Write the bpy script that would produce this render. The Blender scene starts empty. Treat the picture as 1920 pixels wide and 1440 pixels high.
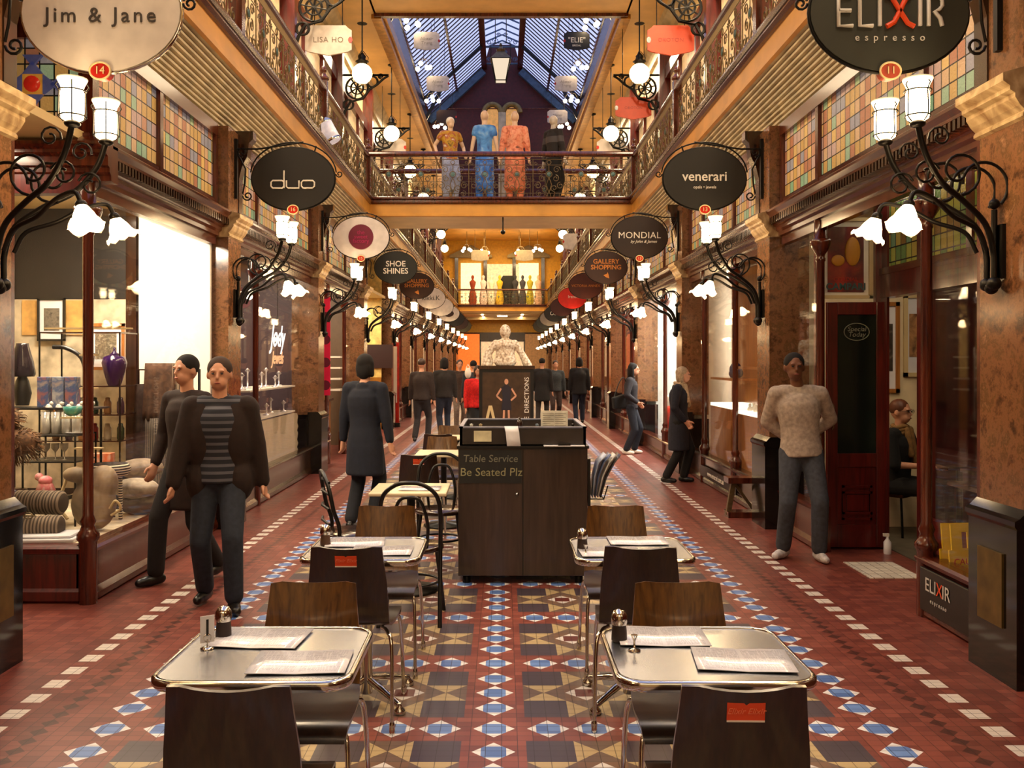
import bpy, math, random
from mathutils import Vector, Matrix
R = random.Random(7)
PI = math.pi
sc = bpy.context.scene
COL = sc.collection
# ---------------------------------------------------------------- camera
cam = bpy.data.cameras.new('camera'); camo = bpy.data.objects.new('camera', cam); COL.objects.link(camo)
camo.location = (0.04, 0, 1.65); camo.rotation_euler = (PI/2, 0, 0)
cam.sensor_width = 36; cam.lens = 36*1710/1920
cam.shift_x = 17/1920; cam.shift_y = -44/1920
cam.clip_start = .05; cam.clip_end = 300
sc.camera = camo
# ---------------------------------------------------------------- sky (dusk, seen through the glazed roof)
w = bpy.data.worlds.new('dusk'); sc.world = w; w.use_nodes = True
bg = w.node_tree.nodes['Background']; bg.inputs[0].default_value = (.52, .58, 1.0, 1); bg.inputs[1].default_value = 1.1
sc.view_settings.view_transform = 'Standard'; sc.view_settings.look = 'None'
sc.view_settings.exposure = 0.33; sc.view_settings.gamma = 1; sc.view_settings.use_curve_mapping = False
try:
    sc.cycles.use_denoising = True; sc.cycles.max_bounces = 7; sc.cycles.diffuse_bounces = 3; sc.cycles.glossy_bounces = 3
    sc.cycles.transparent_max_bounces = 16; sc.cycles.caustics_reflective = False; sc.cycles.caustics_refractive = False
    sc.cycles.sample_clamp_indirect = 4
except Exception: pass
def area_light(name, loc, size, power, col=(1,.72,.42), rot=(0,0,0), sizey=None):
    l = bpy.data.lights.new(name, 'AREA'); l.energy = power; l.color = col; l.size = size
    if sizey: l.shape = 'RECTANGLE'; l.size_y = sizey
    o = bpy.data.objects.new(name, l); o.location = loc; o.rotation_euler = rot; COL.objects.link(o); return o
WARM = (1,.78,.50)
P0, SP = 4.78, 4.365            # first pillar centre and pillar spacing along the arcade
PF, PLF, WX = 2.65, 2.60, 2.76  # pillar shaft face, plinth face, shop window plane
GX, GZ = 2.55, 4.81             # gallery edge and gallery floor level
def pc(k): return P0 + SP*k
# ceiling downlights of the shops (lamps of their own rooms)
for k in range(0, 10):
    for s in (-1, 1):
        yc = pc(k) + SP/2
        pw = {(-1,0): 120, (1,0): 26, (-1,1): 80, (1,1): 110, (-1,2): 90, (1,2): 220}.get((s,k), 100)
        c = (1,.95,.85) if (s,k) == (1,2) else (1,.82,.58)
        area_light('shop_downlight', (s*3.55, yc, 3.08), .5, pw, c, sizey=2.6)
area_light('panel_spotlight', (-3.25, 7.4, 2.95), .25, 22, (1,.88,.68), (math.radians(62), 0, 0))
for y in (1.0, 5.0, 9.5, 14):         # warm fill lights added under the gallery ceilings, without fittings
    for s in (-1, 1): area_light('gallery_fill_light', (s*3.0, y, 8.6), .5, 170, WARM, sizey=3)
for y in (22, 28, 34, 40, 47): 
    for s in (-1, 1): area_light('gallery_fill_light', (s*3.0, y, 8.6), .4, 90, WARM, sizey=3)
area_light('bridge_light', (0, 50, 8.4), 2.5, 260, (1,.72,.3))
area_light('passage_light', (0, 18.5, 4.4), 1.2, 40, WARM)
area_light('passage_light', (0, 56, 4.38), 2.5, 160, WARM)
area_light('passage_light', (0, 70, 4.38), 2.5, 180, (1,.8,.55))
area_light('rear_fill_light', (0, -3.4, 4.6), 3.6, 50, (1,.78,.55), (math.radians(50),0,0), sizey=1.5)  # fill light added behind the camera, where no shop lamp hangs
# ---------------------------------------------------------------- node helper
def lin(c):
    return tuple((v/255/12.92 if v/255 <= .04045 else ((v/255+.055)/1.055)**2.4) for v in c)
class E:
    def __init__(s, nt, sock): s.nt, s.s = nt, sock
    def _m(s, op, b=None, c=None, clamp=False):
        n = s.nt.nodes.new('ShaderNodeMath'); n.operation = op; n.use_clamp = clamp
        s.nt.links.new(s.s, n.inputs[0])
        for i, v in ((1,b),(2,c)):
            if v is None: continue
            if isinstance(v, E): s.nt.links.new(v.s, n.inputs[i])
            else: n.inputs[i].default_value = v
        return E(s.nt, n.outputs[0])
    def __add__(s,b): return s._m('ADD',b)
    def __sub__(s,b): return s._m('SUBTRACT',b)
    def __mul__(s,b): return s._m('MULTIPLY',b)
    def __truediv__(s,b): return s._m('DIVIDE',b)
    def __lt__(s,b): return s._m('LESS_THAN',b)
    def __gt__(s,b): return s._m('GREATER_THAN',b)
    def abs(s): return s._m('ABSOLUTE')
    def floor(s): return s._m('FLOOR')
    def fract(s): return s._m('FRACT')
    def round(s): return s._m('ROUND')
    def min(s,b): return s._m('MINIMUM',b)
    def max(s,b): return s._m('MAXIMUM',b)
    def mod(s,b): return s._m('MODULO',b)
    def inv(s): return s*-1.0 + 1.0
def mixc(nt, f, a, b):
    n = nt.nodes.new('ShaderNodeMix'); n.data_type = 'RGBA'
    for sock, v in ((n.inputs[0], f), (n.inputs[6], a), (n.inputs[7], b)):
        if isinstance(v, E): nt.links.new(v.s, sock)
        elif hasattr(v, 'is_output'): nt.links.new(v, sock)
        elif isinstance(v, (int,float)): sock.default_value = v
        else: sock.default_value = (*v, 1)
    return n.outputs[2]
def newmat(name):
    m = bpy.data.materials.new(name); m.use_nodes = True
    return m, m.node_tree, m.node_tree.nodes['Principled BSDF']
def coords(nt, kind='Object', scale=(1,1,1)):
    t = nt.nodes.new('ShaderNodeTexCoord'); mp = nt.nodes.new('ShaderNodeMapping'); mp.inputs['Scale'].default_value = scale
    nt.links.new(t.outputs[kind], mp.inputs[0]); return mp.outputs[0]
def noise(nt, vec, scale=5, detail=4, dist=0, rough=.5):
    n = nt.nodes.new('ShaderNodeTexNoise'); n.inputs['Scale'].default_value = scale; n.inputs['Detail'].default_value = detail
    n.inputs['Distortion'].default_value = dist; n.inputs['Roughness'].default_value = rough
    nt.links.new(vec, n.inputs['Vector']); return n.outputs[0]
def ramp(nt, fac, stops, const=False):
    r = nt.nodes.new('ShaderNodeValToRGB'); cr = r.color_ramp
    if const: cr.interpolation = 'CONSTANT'
    while len(cr.elements) < len(stops): cr.elements.new(.5)
    for e, (p, c) in zip(cr.elements, stops): e.position = p; e.color = (*lin(c), 1)
    nt.links.new(fac.s if isinstance(fac, E) else fac, r.inputs[0]); return r.outputs[0]
def plain(name, c, rough=.5, metal=0, em=0, emc=None, var=.18, scale=8, spec=None, coat=0):
    """a colour with slight uneven variation"""
    m, nt, b = newmat(name)
    if var:
        f = noise(nt, coords(nt), scale, 3)
        c0 = tuple(max(0,v*(1-var)) for v in c); c1 = tuple(min(255,v*(1+var*.6)) for v in c)
        nt.links.new(ramp(nt, f, [(.3,c0),(.7,c1)]), b.inputs['Base Color'])
    else: b.inputs['Base Color'].default_value = (*lin(c), 1)
    b.inputs['Roughness'].default_value = rough; b.inputs['Metallic'].default_value = metal
    if coat: b.inputs['Coat Weight'].default_value = coat; b.inputs['Coat Roughness'].default_value = .1
    if em: b.inputs['Emission Color'].default_value = (*lin(emc or c), 1); b.inputs['Emission Strength'].default_value = em
    return m
def wood(name, dark, light, scale=(14,14,1.2), rough=.22, coat=.5):
    m, nt, b = newmat(name)
    f = noise(nt, coords(nt, scale=scale), 2.0, 5, .6)
    nt.links.new(ramp(nt, f, [(.3,dark),(.7,light)]), b.inputs['Base Color'])
    b.inputs['Roughness'].default_value = rough; b.inputs['Coat Weight'].default_value = coat; b.inputs['Coat Roughness'].default_value = .12
    return m
def emis(name, c, st):
    m = bpy.data.materials.new(name); m.use_nodes = True; nt = m.node_tree; nt.nodes.clear()
    o = nt.nodes.new('ShaderNodeOutputMaterial'); e = nt.nodes.new('ShaderNodeEmission')
    e.inputs[0].default_value = (*c, 1); e.inputs[1].default_value = st; nt.links.new(e.outputs[0], o.inputs[0]); return m
def glassmat(name, tint=(1,1,1), ior=1.12, rough=.02):
    m = bpy.data.materials.new(name); m.use_nodes = True; nt = m.node_tree; nt.nodes.clear()
    o = nt.nodes.new('ShaderNodeOutputMaterial'); t = nt.nodes.new('ShaderNodeBsdfTransparent'); g = nt.nodes.new('ShaderNodeBsdfGlossy')
    t.inputs[0].default_value = (*tint, 1); g.inputs['Roughness'].default_value = rough
    lw = nt.nodes.new('ShaderNodeLayerWeight'); lw.inputs[0].default_value = .5; mx = nt.nodes.new('ShaderNodeMixShader')
    f = E(nt, lw.outputs['Facing'])._m('POWER', 5.0)*(.45*(ior-1)/.12) + .025; nt.links.new(f.s, mx.inputs[0]); nt.links.new(t.outputs[0], mx.inputs[1]); nt.links.new(g.outputs[0], mx.inputs[2])
    nt.links.new(mx.outputs[0], o.inputs[0]); return m
M = {}
M['mahog'] = wood('polished_mahogany', (48,15,9), (100,42,24), coat=.3)
M['maroon'] = wood('maroon_varnished_wood', (56,8,8), (98,22,16), rough=.3)
M['darkwood'] = wood('dark_wood', (26,12,6), (60,32,16))
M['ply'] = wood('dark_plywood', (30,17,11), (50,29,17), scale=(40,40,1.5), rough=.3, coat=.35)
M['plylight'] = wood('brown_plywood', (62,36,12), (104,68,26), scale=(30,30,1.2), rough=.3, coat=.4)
M['honey'] = wood('honey_wood', (140,84,36), (186,122,60), rough=.3)
M['iron'] = plain('black_iron', (20,17,14), .4, .6)
M['chrome'] = plain('chrome', (205,200,190), .12, 1, var=0)
M['brass'] = plain('aged_brass', (112,96,68), .38, .6, scale=20)
M['gold'] = plain('gold_paint', (176,124,44), .3, .7)
M['ochre'] = plain('ochre_paint', (208,150,64), .4, var=.1, scale=2)
M['cream'] = plain('cream_paint', (214,190,140), .5, var=.06, scale=2)
M['ceil'] = plain('warm_ceiling_boards', (236,196,130), .5, var=.06, scale=2)
M['yellow'] = plain('yellow_wall_paint', (206,150,24), .5, var=.08)
M['rib'] = plain('ribbed_stone_paint', (196,182,150), .4, var=.15, scale=4)
M['ribd'] = plain('ribbed_stone_shadow_paint', (98,82,58), .4, var=.15, scale=4)
M['white'] = plain('white_paint', (236,228,214), .5, var=.03)
M['black'] = plain('black_paint', (14,12,11), .35, var=.1)
M['granite'] = plain('black_granite', (22,19,18), .1, var=.5, scale=90)
M['paper'] = plain('paper', (228,226,230), .5, var=.02)
M['navy'] = plain('navy_cloth', (26,30,46), .9)
M['cloth_black'] = plain('black_cloth', (16,14,15), .9)
M['skin'] = plain('skin', (206,150,120), .55, var=.06)
M['skin2'] = plain('brown_skin', (120,76,52), .55, var=.06)
M['red'] = plain('red_enamel', (190,34,20), .3)
M['orange'] = plain('orange_red', (222,74,30), .4, var=.04)
M['glass'] = glassmat('window_glass')
# marble
m, nt, b = newmat('brown_marble'); v = coords(nt)
f = noise(nt, v, 6.5, 10, .15, .75); c1 = ramp(nt, f, [(.26,(40,27,18)),(.40,(84,56,38)),(.50,(132,90,60)),(.58,(98,70,44)),(.66,(146,104,74)),(.8,(204,168,126))])
f2 = noise(nt, v, 22, 5, .8, .7); c2 = ramp(nt, f2, [(.0,(255,255,255)),(.60,(255,255,255)),(.68,(240,205,150)),(.72,(255,255,255))])
nn = nt.nodes.new('ShaderNodeMix'); nn.data_type = 'RGBA'; nn.blend_type = 'MULTIPLY'; nn.inputs[0].default_value = .6
nt.links.new(c1, nn.inputs[6]); nt.links.new(c2, nn.inputs[7]); nt.links.new(nn.outputs[2], b.inputs['Base Color'])
b.inputs['Roughness'].default_value = .16; M['marble'] = m
m, nt, b = newmat('carved_capital_stone'); v = coords(nt)
nt.links.new(ramp(nt, noise(nt, v, 7, 8, 1), [(.3,(120,84,40)),(.6,(196,172,132)),(.8,(222,204,168))]), b.inputs['Base Color'])
b.inputs['Roughness'].default_value = .3; M['capital'] = m
# brushed steel table top
m, nt, b = newmat('swirled_steel'); v = coords(nt)
vo = nt.nodes.new('ShaderNodeTexVoronoi'); vo.inputs['Scale'].default_value = 70; nt.links.new(v, vo.inputs['Vector'])
nt.links.new(ramp(nt, vo.outputs['Distance'], [(0,(172,176,186)),(.6,(186,189,197))]), b.inputs['Base Color'])
b.inputs['Roughness'].default_value = .27
b.inputs['Metallic'].default_value = 1; M['steel'] = m
# stained glass, its colours brightened by a faint added glow
def stained(name, cw, ch, em, pal):
    m, nt, b = newmat(name); t = nt.nodes.new('ShaderNodeTexCoord'); sp = nt.nodes.new('ShaderNodeSeparateXYZ')
    nt.links.new(t.outputs['Object'], sp.inputs[0])
    X, Y, Z = (E(nt, sp.outputs[i]) for i in range(3))
    u = (X + Y)/cw; vv = Z/ch; iu, iv = u.floor(), vv.floor(); fu, fv = u.fract(), vv.fract()
    cmb = nt.nodes.new('ShaderNodeCombineXYZ'); nt.links.new(iu.s, cmb.inputs[0]); nt.links.new(iv.s, cmb.inputs[1])
    wn = nt.nodes.new('ShaderNodeTexWhiteNoise'); wn.noise_dimensions = '2D'; nt.links.new(cmb.outputs[0], wn.inputs['Vector'])
    rowk = ((iv*.37).fract()*.55 + E(nt, wn.outputs[0])*.45)
    c = ramp(nt, rowk, [(i/len(pal), p) for i, p in enumerate(pal)], True)
    dx = (fu-.5).abs(); dz = (fv-.5).abs(); lead = (dx > .445).max(dz > .455)
    c = mixc(nt, lead, c, (.01,.01,.008))
    nt.links.new(c, b.inputs['Base Color']); nt.links.new(c, b.inputs['Emission Color']); b.inputs['Emission Strength'].default_value = em
    b.inputs['Roughness'].default_value = .22
    bp = nt.nodes.new('ShaderNodeBump'); bp.inputs['Strength'].default_value = .5; bp.inputs['Distance'].default_value = .01
    nt.links.new(noise(nt, t.outputs['Object'], 60, 2), bp.inputs['Height']); nt.links.new(bp.outputs[0], b.inputs['Normal'])
    return m
PAL = [(130,172,140),(206,172,110),(150,180,150),(204,170,130),(196,160,96),(176,120,90),(188,160,150),(150,150,160),(216,180,110),(190,140,110),(160,186,140)]
M['stained'] = stained('stained_glass', .10, .108, .17, PAL)
M['stainedg'] = stained('green_stained_glass', .10, .125, .10, [(110,130,50),(150,150,60),(90,120,60),(160,140,60),(120,90,40),(100,130,90)])
# tiled floor
m, nt, b = newmat('encaustic_floor_tiles'); t = nt.nodes.new('ShaderNodeTexCoord'); sp = nt.nodes.new('ShaderNodeSeparateXYZ')
nt.links.new(t.outputs['Object'], sp.inputs[0]); X, Y = E(nt, sp.outputs[0]), E(nt, sp.outputs[1])
ax = X.abs(); q = (Y-4.087)/.883; fy = (q-q.round())*.883; af = fy.abs()
T = .2057
dx1 = ax.min((ax-1.72).abs()); dy1 = af.min((af-.242).abs()).min((af-.4415).abs())
inner = ax < 1.86
dia1 = ((dx1+dy1) < .093)*inner; blu1 = (dx1.max(dy1) < .054)*dia1
u = (ax-.14)/T; iu = u.floor(); fu = (u.fract()-.5)*T
zone = (ax > .14)*(ax < 1.58)
dx2 = fu.abs(); cross = zone*(af < .133)
dia2 = ((dx2+af) < .095)*cross; blu2 = (dx2.max(af) < .054)*dia2
cell = zone*(af > .133); mid = (af > .3387); 
bb = mid*(af*-1.0+.4415).abs() + mid.inv()*((af-.2359).abs())
par = (iu+mid).mod(2.0)            # 0 even, 1 odd
star = par*cell; even = par.inv()*cell
tri = (dx2 > bb); st_y = tri*mid.inv() + tri.inv()*mid
d3 = dx2+bb; dmid = even*mid; dwhite = (d3 < .1)*dmid; dred = (dx2.max(bb) < .05)*dwhite
dark = even*mid.inv()
v = t.outputs['Object']
cm = nt.nodes.new('ShaderNodeCombineXYZ'); gx = (X+.0343)/.0686; gy = Y/.0514
nt.links.new(gx.floor().s, cm.inputs[0]); nt.links.new(gy.floor().s, cm.inputs[1])
wn = nt.nodes.new('ShaderNodeTexWhiteNoise'); wn.noise_dimensions = '2D'; nt.links.new(cm.outputs[0], wn.inputs['Vector'])
rv = E(nt, wn.outputs[0])
redc = ramp(nt, rv*.6 + E(nt, noise(nt, v, 1.3, 3))*.4, [(.2,(104,50,43)),(.8,(136,72,60))])
c = redc
c = mixc(nt, dark, c, lin((64,54,64)))
c = mixc(nt, star, c, lin((100,80,70))); c = mixc(nt, star*st_y, c, lin((172,150,110)))
c = mixc(nt, dmid, c, lin((112,84,66))); c = mixc(nt, dwhite, c, lin((206,200,196))); c = mixc(nt, dred, c, lin((92,38,34)))
c = mixc(nt, dia1.max(dia2), c, lin((218,216,216)))
blc = ramp(nt, rv, [(0,(74,104,164)),(1,(104,138,196))])
c = mixc(nt, blu1.max(blu2), c, blc)
zz = (((Y/.1).fract()-.5).abs()*.1 + (ax-2.02).abs()) < .042
c = mixc(nt, zz*.75, c, lin((52,26,24)))
wsq = ((ax-2.24).abs() < .05)*((Y/.2).fract() < .56)
c = mixc(nt, wsq, c, lin((222,212,200)))
lead = (((gx.fract()-.5).abs() > .475)._m('MAXIMUM', (gy.fract()-.5).abs() > .472))
c = mixc(nt, lead*.75, c, lin((30,20,18)))
nt.links.new(c, b.inputs['Base Color'])
rg = E(nt, noise(nt, v, 2.2, 3))*.18 + .27; nt.links.new(rg.s, b.inputs['Roughness'])
M['floor'] = m
def emis_falloff(name, c, hi, lo, z0, half):
    """glass lit by a bulb at height z0: brightest beside the bulb, dimmer towards the rim"""
    m = emis(name, c, hi); nt = m.node_tree; e = [n for n in nt.nodes if n.type == 'EMISSION'][0]
    sp = nt.nodes.new('ShaderNodeSeparateXYZ'); nt.links.new(coords(nt), sp.inputs[0])
    d = ((E(nt, sp.outputs[2])-z0).abs()/half)._m('MINIMUM', 1.0); d = d*d
    nt.links.new((d*(lo-hi)+hi).s, e.inputs[1]); return m
M['lampglass'] = emis_falloff('lit_lamp_glass', (1,.70,.36), 24, .9, .09, .12)
M['lamptulip'] = emis_falloff('lit_tulip_glass', (1,.66,.32), 38, 1.3, -.05, .078)
M['globe'] = emis('lit_globe_glass', (1,.74,.40), 13)
M['bulb'] = emis('lit_bulb', (1,.75,.45), 25)
M['screen'] = emis('lit_case', (1,.85,.6), 2.2)
# ---------------------------------------------------------------- mesh helper
class MB:
    def __init__(s): s.v, s.f, s.sm, s.mi = [], [], [], []
    def add(s, vs, fs, smooth=False, mi=0):
        o = len(s.v); s.v += [tuple(p) for p in vs]; s.f += [tuple(i+o for i in f) for f in fs]
        s.sm += [smooth]*len(fs); s.mi += [mi]*len(fs); return s
    def box(s, x0,x1,y0,y1,z0,z1, rz=0, rx=0, mi=0):
        x0,x1 = min(x0,x1),max(x0,x1); y0,y1 = min(y0,y1),max(y0,y1); z0,z1 = min(z0,z1),max(z0,z1)
        vs = [Vector(p) for p in ((x0,y0,z0),(x1,y0,z0),(x1,y1,z0),(x0,y1,z0),(x0,y0,z1),(x1,y0,z1),(x1,y1,z1),(x0,y1,z1))]
        if rz or rx:
            c = sum(vs, Vector())/8; mt = Matrix.Rotation(rz,3,'Z') @ Matrix.Rotation(rx,3,'X'); vs = [c+mt@(p-c) for p in vs]
        return s.add(vs, [(0,3,2,1),(4,5,6,7),(0,1,5,4),(1,2,6,5),(2,3,7,6),(3,0,4,7)], False, mi)
    def beam(s, a, b, w, h, up=(0,0,1)):
        a, b = Vector(a), Vector(b); d = (b-a).normalized(); sx = d.cross(Vector(up)); 
        if sx.length < 1e-4: sx = Vector((1,0,0))
        sx.normalize(); sz = sx.cross(d)
        vs = [p + sx*i*w/2 + sz*j*h/2 for p in (a,b) for i,j in ((-1,-1),(1,-1),(1,1),(-1,1))]
        return s.add(vs, [(3,2,1,0),(4,5,6,7),(0,1,5,4),(1,2,6,5),(2,3,7,6),(3,0,4,7)])
    def tube(s, pts, r, n=8, closed=False, mi=0):
        pts = [Vector(p) for p in pts]; m = len(pts); rs = r if isinstance(r, (list,tuple)) else [r]*m
        vs, prev = [], None
        for i, p in enumerate(pts):
            a = pts[i-1] if (i or closed) else p; c = pts[(i+1) % m] if (i < m-1 or closed) else p
            t = (c-a); t = t.normalized() if t.length > 1e-9 else Vector((0,0,1))
            if prev is None: prev = Vector((0,0,1)) if abs(t.z) < .9 else Vector((0,1,0))
            u = prev - t*prev.dot(t)
            if u.length < 1e-6: u = Vector((1,0,0)) - t*t.x
            u.normalize(); prev = u; w2 = t.cross(u)
            vs += [p + (u*math.cos(2*PI*k/n) + w2*math.sin(2*PI*k/n))*rs[i] for k in range(n)]
        fs = [(i*n+k, i*n+(k+1)%n, ((i+1)%m)*n+(k+1)%n, ((i+1)%m)*n+k) for i in range(m if closed else m-1) for k in range(n)]
        s.add(vs, fs, True, mi)
        if not closed:
            s.add([vs[k] for k in range(n)], [tuple(range(n-1,-1,-1))], False, mi); s.add([vs[(m-1)*n+k] for k in range(n)], [tuple(range(n))], False, mi)
        return s
    def lathe(s, prof, c=(0,0,0), n=16, mt=None, wav=0, sq=(1,1), smooth=True, cap=True):
        vs = []
        for i, (r, z) in enumerate(prof):
            for k in range(n):
                a = 2*PI*k/n; rr = r
                zz = z + (wav*math.cos(5*a)*(i/(len(prof)-1))**3 if wav else 0)
                vs.append(Vector((rr*math.cos(a)*sq[0], rr*math.sin(a)*sq[1], zz)))
        if mt is not None: vs = [mt @ p for p in vs]
        c = Vector(c); vs = [c+p for p in vs]; m = len(prof)
        s.add(vs, [(i*n+k, i*n+(k+1)%n, (i+1)*n+(k+1)%n, (i+1)*n+k) for i in range(m-1) for k in range(n)], smooth)
        if cap:
            if prof[0][0] > 1e-4: s.add(vs[:n], [tuple(range(n-1,-1,-1))])
            if prof[-1][0] > 1e-4: s.add(vs[-n:], [tuple(range(n))])
        return s
    def ball(s, c, r, n=12, m=8):
        r = r if isinstance(r, (tuple,list)) else (r,r,r); c = Vector(c); vs = [c+Vector((0,0,-r[2]))]
        for j in range(1, m):
            a = -PI/2 + PI*j/m
            vs += [c+Vector((r[0]*math.cos(a)*math.cos(2*PI*k/n), r[1]*math.cos(a)*math.sin(2*PI*k/n), r[2]*math.sin(a))) for k in range(n)]
        vs.append(c+Vector((0,0,r[2]))); L = len(vs)-1
        fs = [(0, 1+(k+1)%n, 1+k) for k in range(n)]
        for j in range(m-2): fs += [(1+j*n+k, 1+j*n+(k+1)%n, 1+(j+1)*n+(k+1)%n, 1+(j+1)*n+k) for k in range(n)]
        fs += [(L, 1+(m-2)*n+k, 1+(m-2)*n+(k+1)%n) for k in range(n)]
        return s.add(vs, fs, True)
    def cap(s, a, ra, b, rb, n=12):
        """tapered capsule"""
        a, b = Vector(a), Vector(b); d = b-a; L = max(d.length, 1e-5); q = Vector((0,0,1)).rotation_difference(d/L).to_matrix()
        pr = [(ra*math.sin(t), -ra*math.cos(t)) for t in (0.05,.5,1.0,1.5)] + [(rb*math.cos(t), L+rb*math.sin(t)) for t in (.05,.5,1.0,1.5)]
        return s.lathe(pr, a, n, q)
    def extr(s, prof, y0, y1, axis='y', smooth=False, closed=True, mi=0):
        """prof: list of (x,z); swept along y (or of (y,z) along x)"""
        n = len(prof)
        if axis == 'y': vs = [(x,y0,z) for x,z in prof] + [(x,y1,z) for x,z in prof]
        elif axis == 'x': vs = [(y0,x,z) for x,z in prof] + [(y1,x,z) for x,z in prof]
        else: vs = [(x,z,y0) for x,z in prof] + [(x,z,y1) for x,z in prof]
        fs = [(i,(i+1)%n,n+(i+1)%n,n+i) for i in range(n if closed else n-1)]
        if closed: fs += [tuple(range(n-1,-1,-1)), tuple(range(n,2*n))]
        return s.add(vs, fs, smooth, mi)
    def xf(s, mt): s.v = [tuple(mt @ Vector(p)) for p in s.v]; return s
    def mesh(s, name, mat):
        me = bpy.data.meshes.new(name); me.from_pydata(s.v, [], s.f)
        me.polygons.foreach_set('use_smooth', s.sm); me.polygons.foreach_set('material_index', s.mi)
        for mm in (mat if isinstance(mat, (list,tuple)) else [mat]): me.materials.append(mm)
        bm_fix(me); me.update(); return me
    def build(s, name, mat, parent=None, loc=None, rz=0, bev=0):
        o = bpy.data.objects.new(name, s.mesh(name, mat)); COL.objects.link(o)
        if parent is not None: o.parent = parent
        if loc is not None: o.location = loc
        if rz: o.rotation_euler = (0,0,rz)
        if bev:
            bv = o.modifiers.new('bevel','BEVEL'); bv.width = bev; bv.segments = 2; bv.limit_method = 'ANGLE'
        return o
import bmesh
def bm_fix(me):
    bm = bmesh.new(); bm.from_mesh(me); bmesh.ops.recalc_face_normals(bm, faces=bm.faces); bm.to_mesh(me); bm.free()
def tag(o, label=None, cat=None, group=None, kind=None):
    if label: o['label'] = label
    if cat: o['category'] = cat
    if group: o['group'] = group
    if kind: o['kind'] = kind
    return o
def empty(name, loc=(0,0,0), rz=0, label=None, cat=None, group=None, kind=None):
    o = bpy.data.objects.new(name, None); o.empty_display_size = .1; COL.objects.link(o); o.location = loc; o.rotation_euler = (0,0,rz)
    return tag(o, label, cat, group, kind)
def copy_tree(o, parent=None):
    c = o.copy(); COL.objects.link(c); c.parent = parent
    for ch in list(o.children): copy_tree(ch, c)
    return c
def place(o, loc, rz=0, label=None, cat=None, group=None, first=[False]):
    o.location = loc; o.rotation_euler = (0,0,rz); return tag(o, label, cat, group)
def spiral(cx, cz, r0, r1, a0, turns, n=16):
    return [(cx + (r0+(r1-r0)*i/n)*math.cos(a0+2*PI*turns*i/n), (cz + (r0+(r1-r0)*i/n)*math.sin(a0+2*PI*turns*i/n))) for i in range(n+1)]
def ring(cx, cz, r, n=16): return [(cx+r*math.cos(2*PI*i/n), cz+r*math.sin(2*PI*i/n)) for i in range(n)]
def smoothpath(pts, k=5):
    """Catmull-Rom through the points"""
    P = [Vector(p) for p in pts]; P = [P[0]*2-P[1]] + P + [P[-1]*2-P[-2]]; out = []
    for i in range(1, len(P)-2):
        for j in range(k):
            t = j/k; a,b_,c,d = P[i-1],P[i],P[i+1],P[i+2]
            out.append(.5*((2*b_)+(c-a)*t+(2*a-5*b_+4*c-d)*t*t+(3*b_-a-3*c+d)*t**3))
    out.append(P[-2]); return out
def text(body, size, parent, loc, mat, name='lettering', ext=.002, rot=(PI/2,0,0), space=1.0, off=0, sx=1, shear=0, line=1.0, bold=0):
    cu = bpy.data.curves.new('txt','FONT'); cu.body = body; cu.size = size; cu.extrude = ext; cu.align_x = 'CENTER'; cu.align_y = 'CENTER'
    cu.space_character = space; cu.offset = bold; cu.shear = shear; cu.space_line = line; cu.resolution_u = 3
    to = bpy.data.objects.new('txt', cu); me = bpy.data.meshes.new_from_object(to)
    bpy.data.objects.remove(to); bpy.data.curves.remove(cu)
    me.materials.clear(); me.materials.append(mat)
    o = bpy.data.objects.new(name, me); COL.objects.link(o); o.parent = parent; o.location = loc; o.rotation_euler = rot; o.scale = (sx,1,1)
    return o
SIDE = {-1:'left', 1:'right'}
ORD = ['first','second','third','fourth','fifth','sixth','seventh','eighth','ninth','tenth','eleventh','twelfth','thirteenth','fourteenth','fifteenth']
# ================================================================ STRUCTURE
Y0, Y1 = -5.0, 92.0
MB().box(-5.6,5.6,Y0,Y1,-.1,0).build('floor', M['floor'])['kind'] = 'structure'
for s in (-1,1):   # outer walls behind the shops
    tag(MB().box(s*4.9,s*5.1,Y0,Y1,0,4.4).build('wall_'+SIDE[s], M['cream']), kind='structure')
tag(MB().box(-5.6,5.6,Y0-.1,Y0,0,8.9).build('wall_behind', M['cream']), kind='structure')
tag(MB().box(-5.6,5.6,Y1,Y1+.1,0,4.5).build('wall_far', M['ochre']), kind='structure')
nt_ = 0
def trim(mb, mat, label=None):
    global nt_; nt_ += 1
    o = mb.build('trim_%d' % nt_, mat); o['kind'] = 'structure'
    if label: o['label'] = label
    return o
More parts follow.
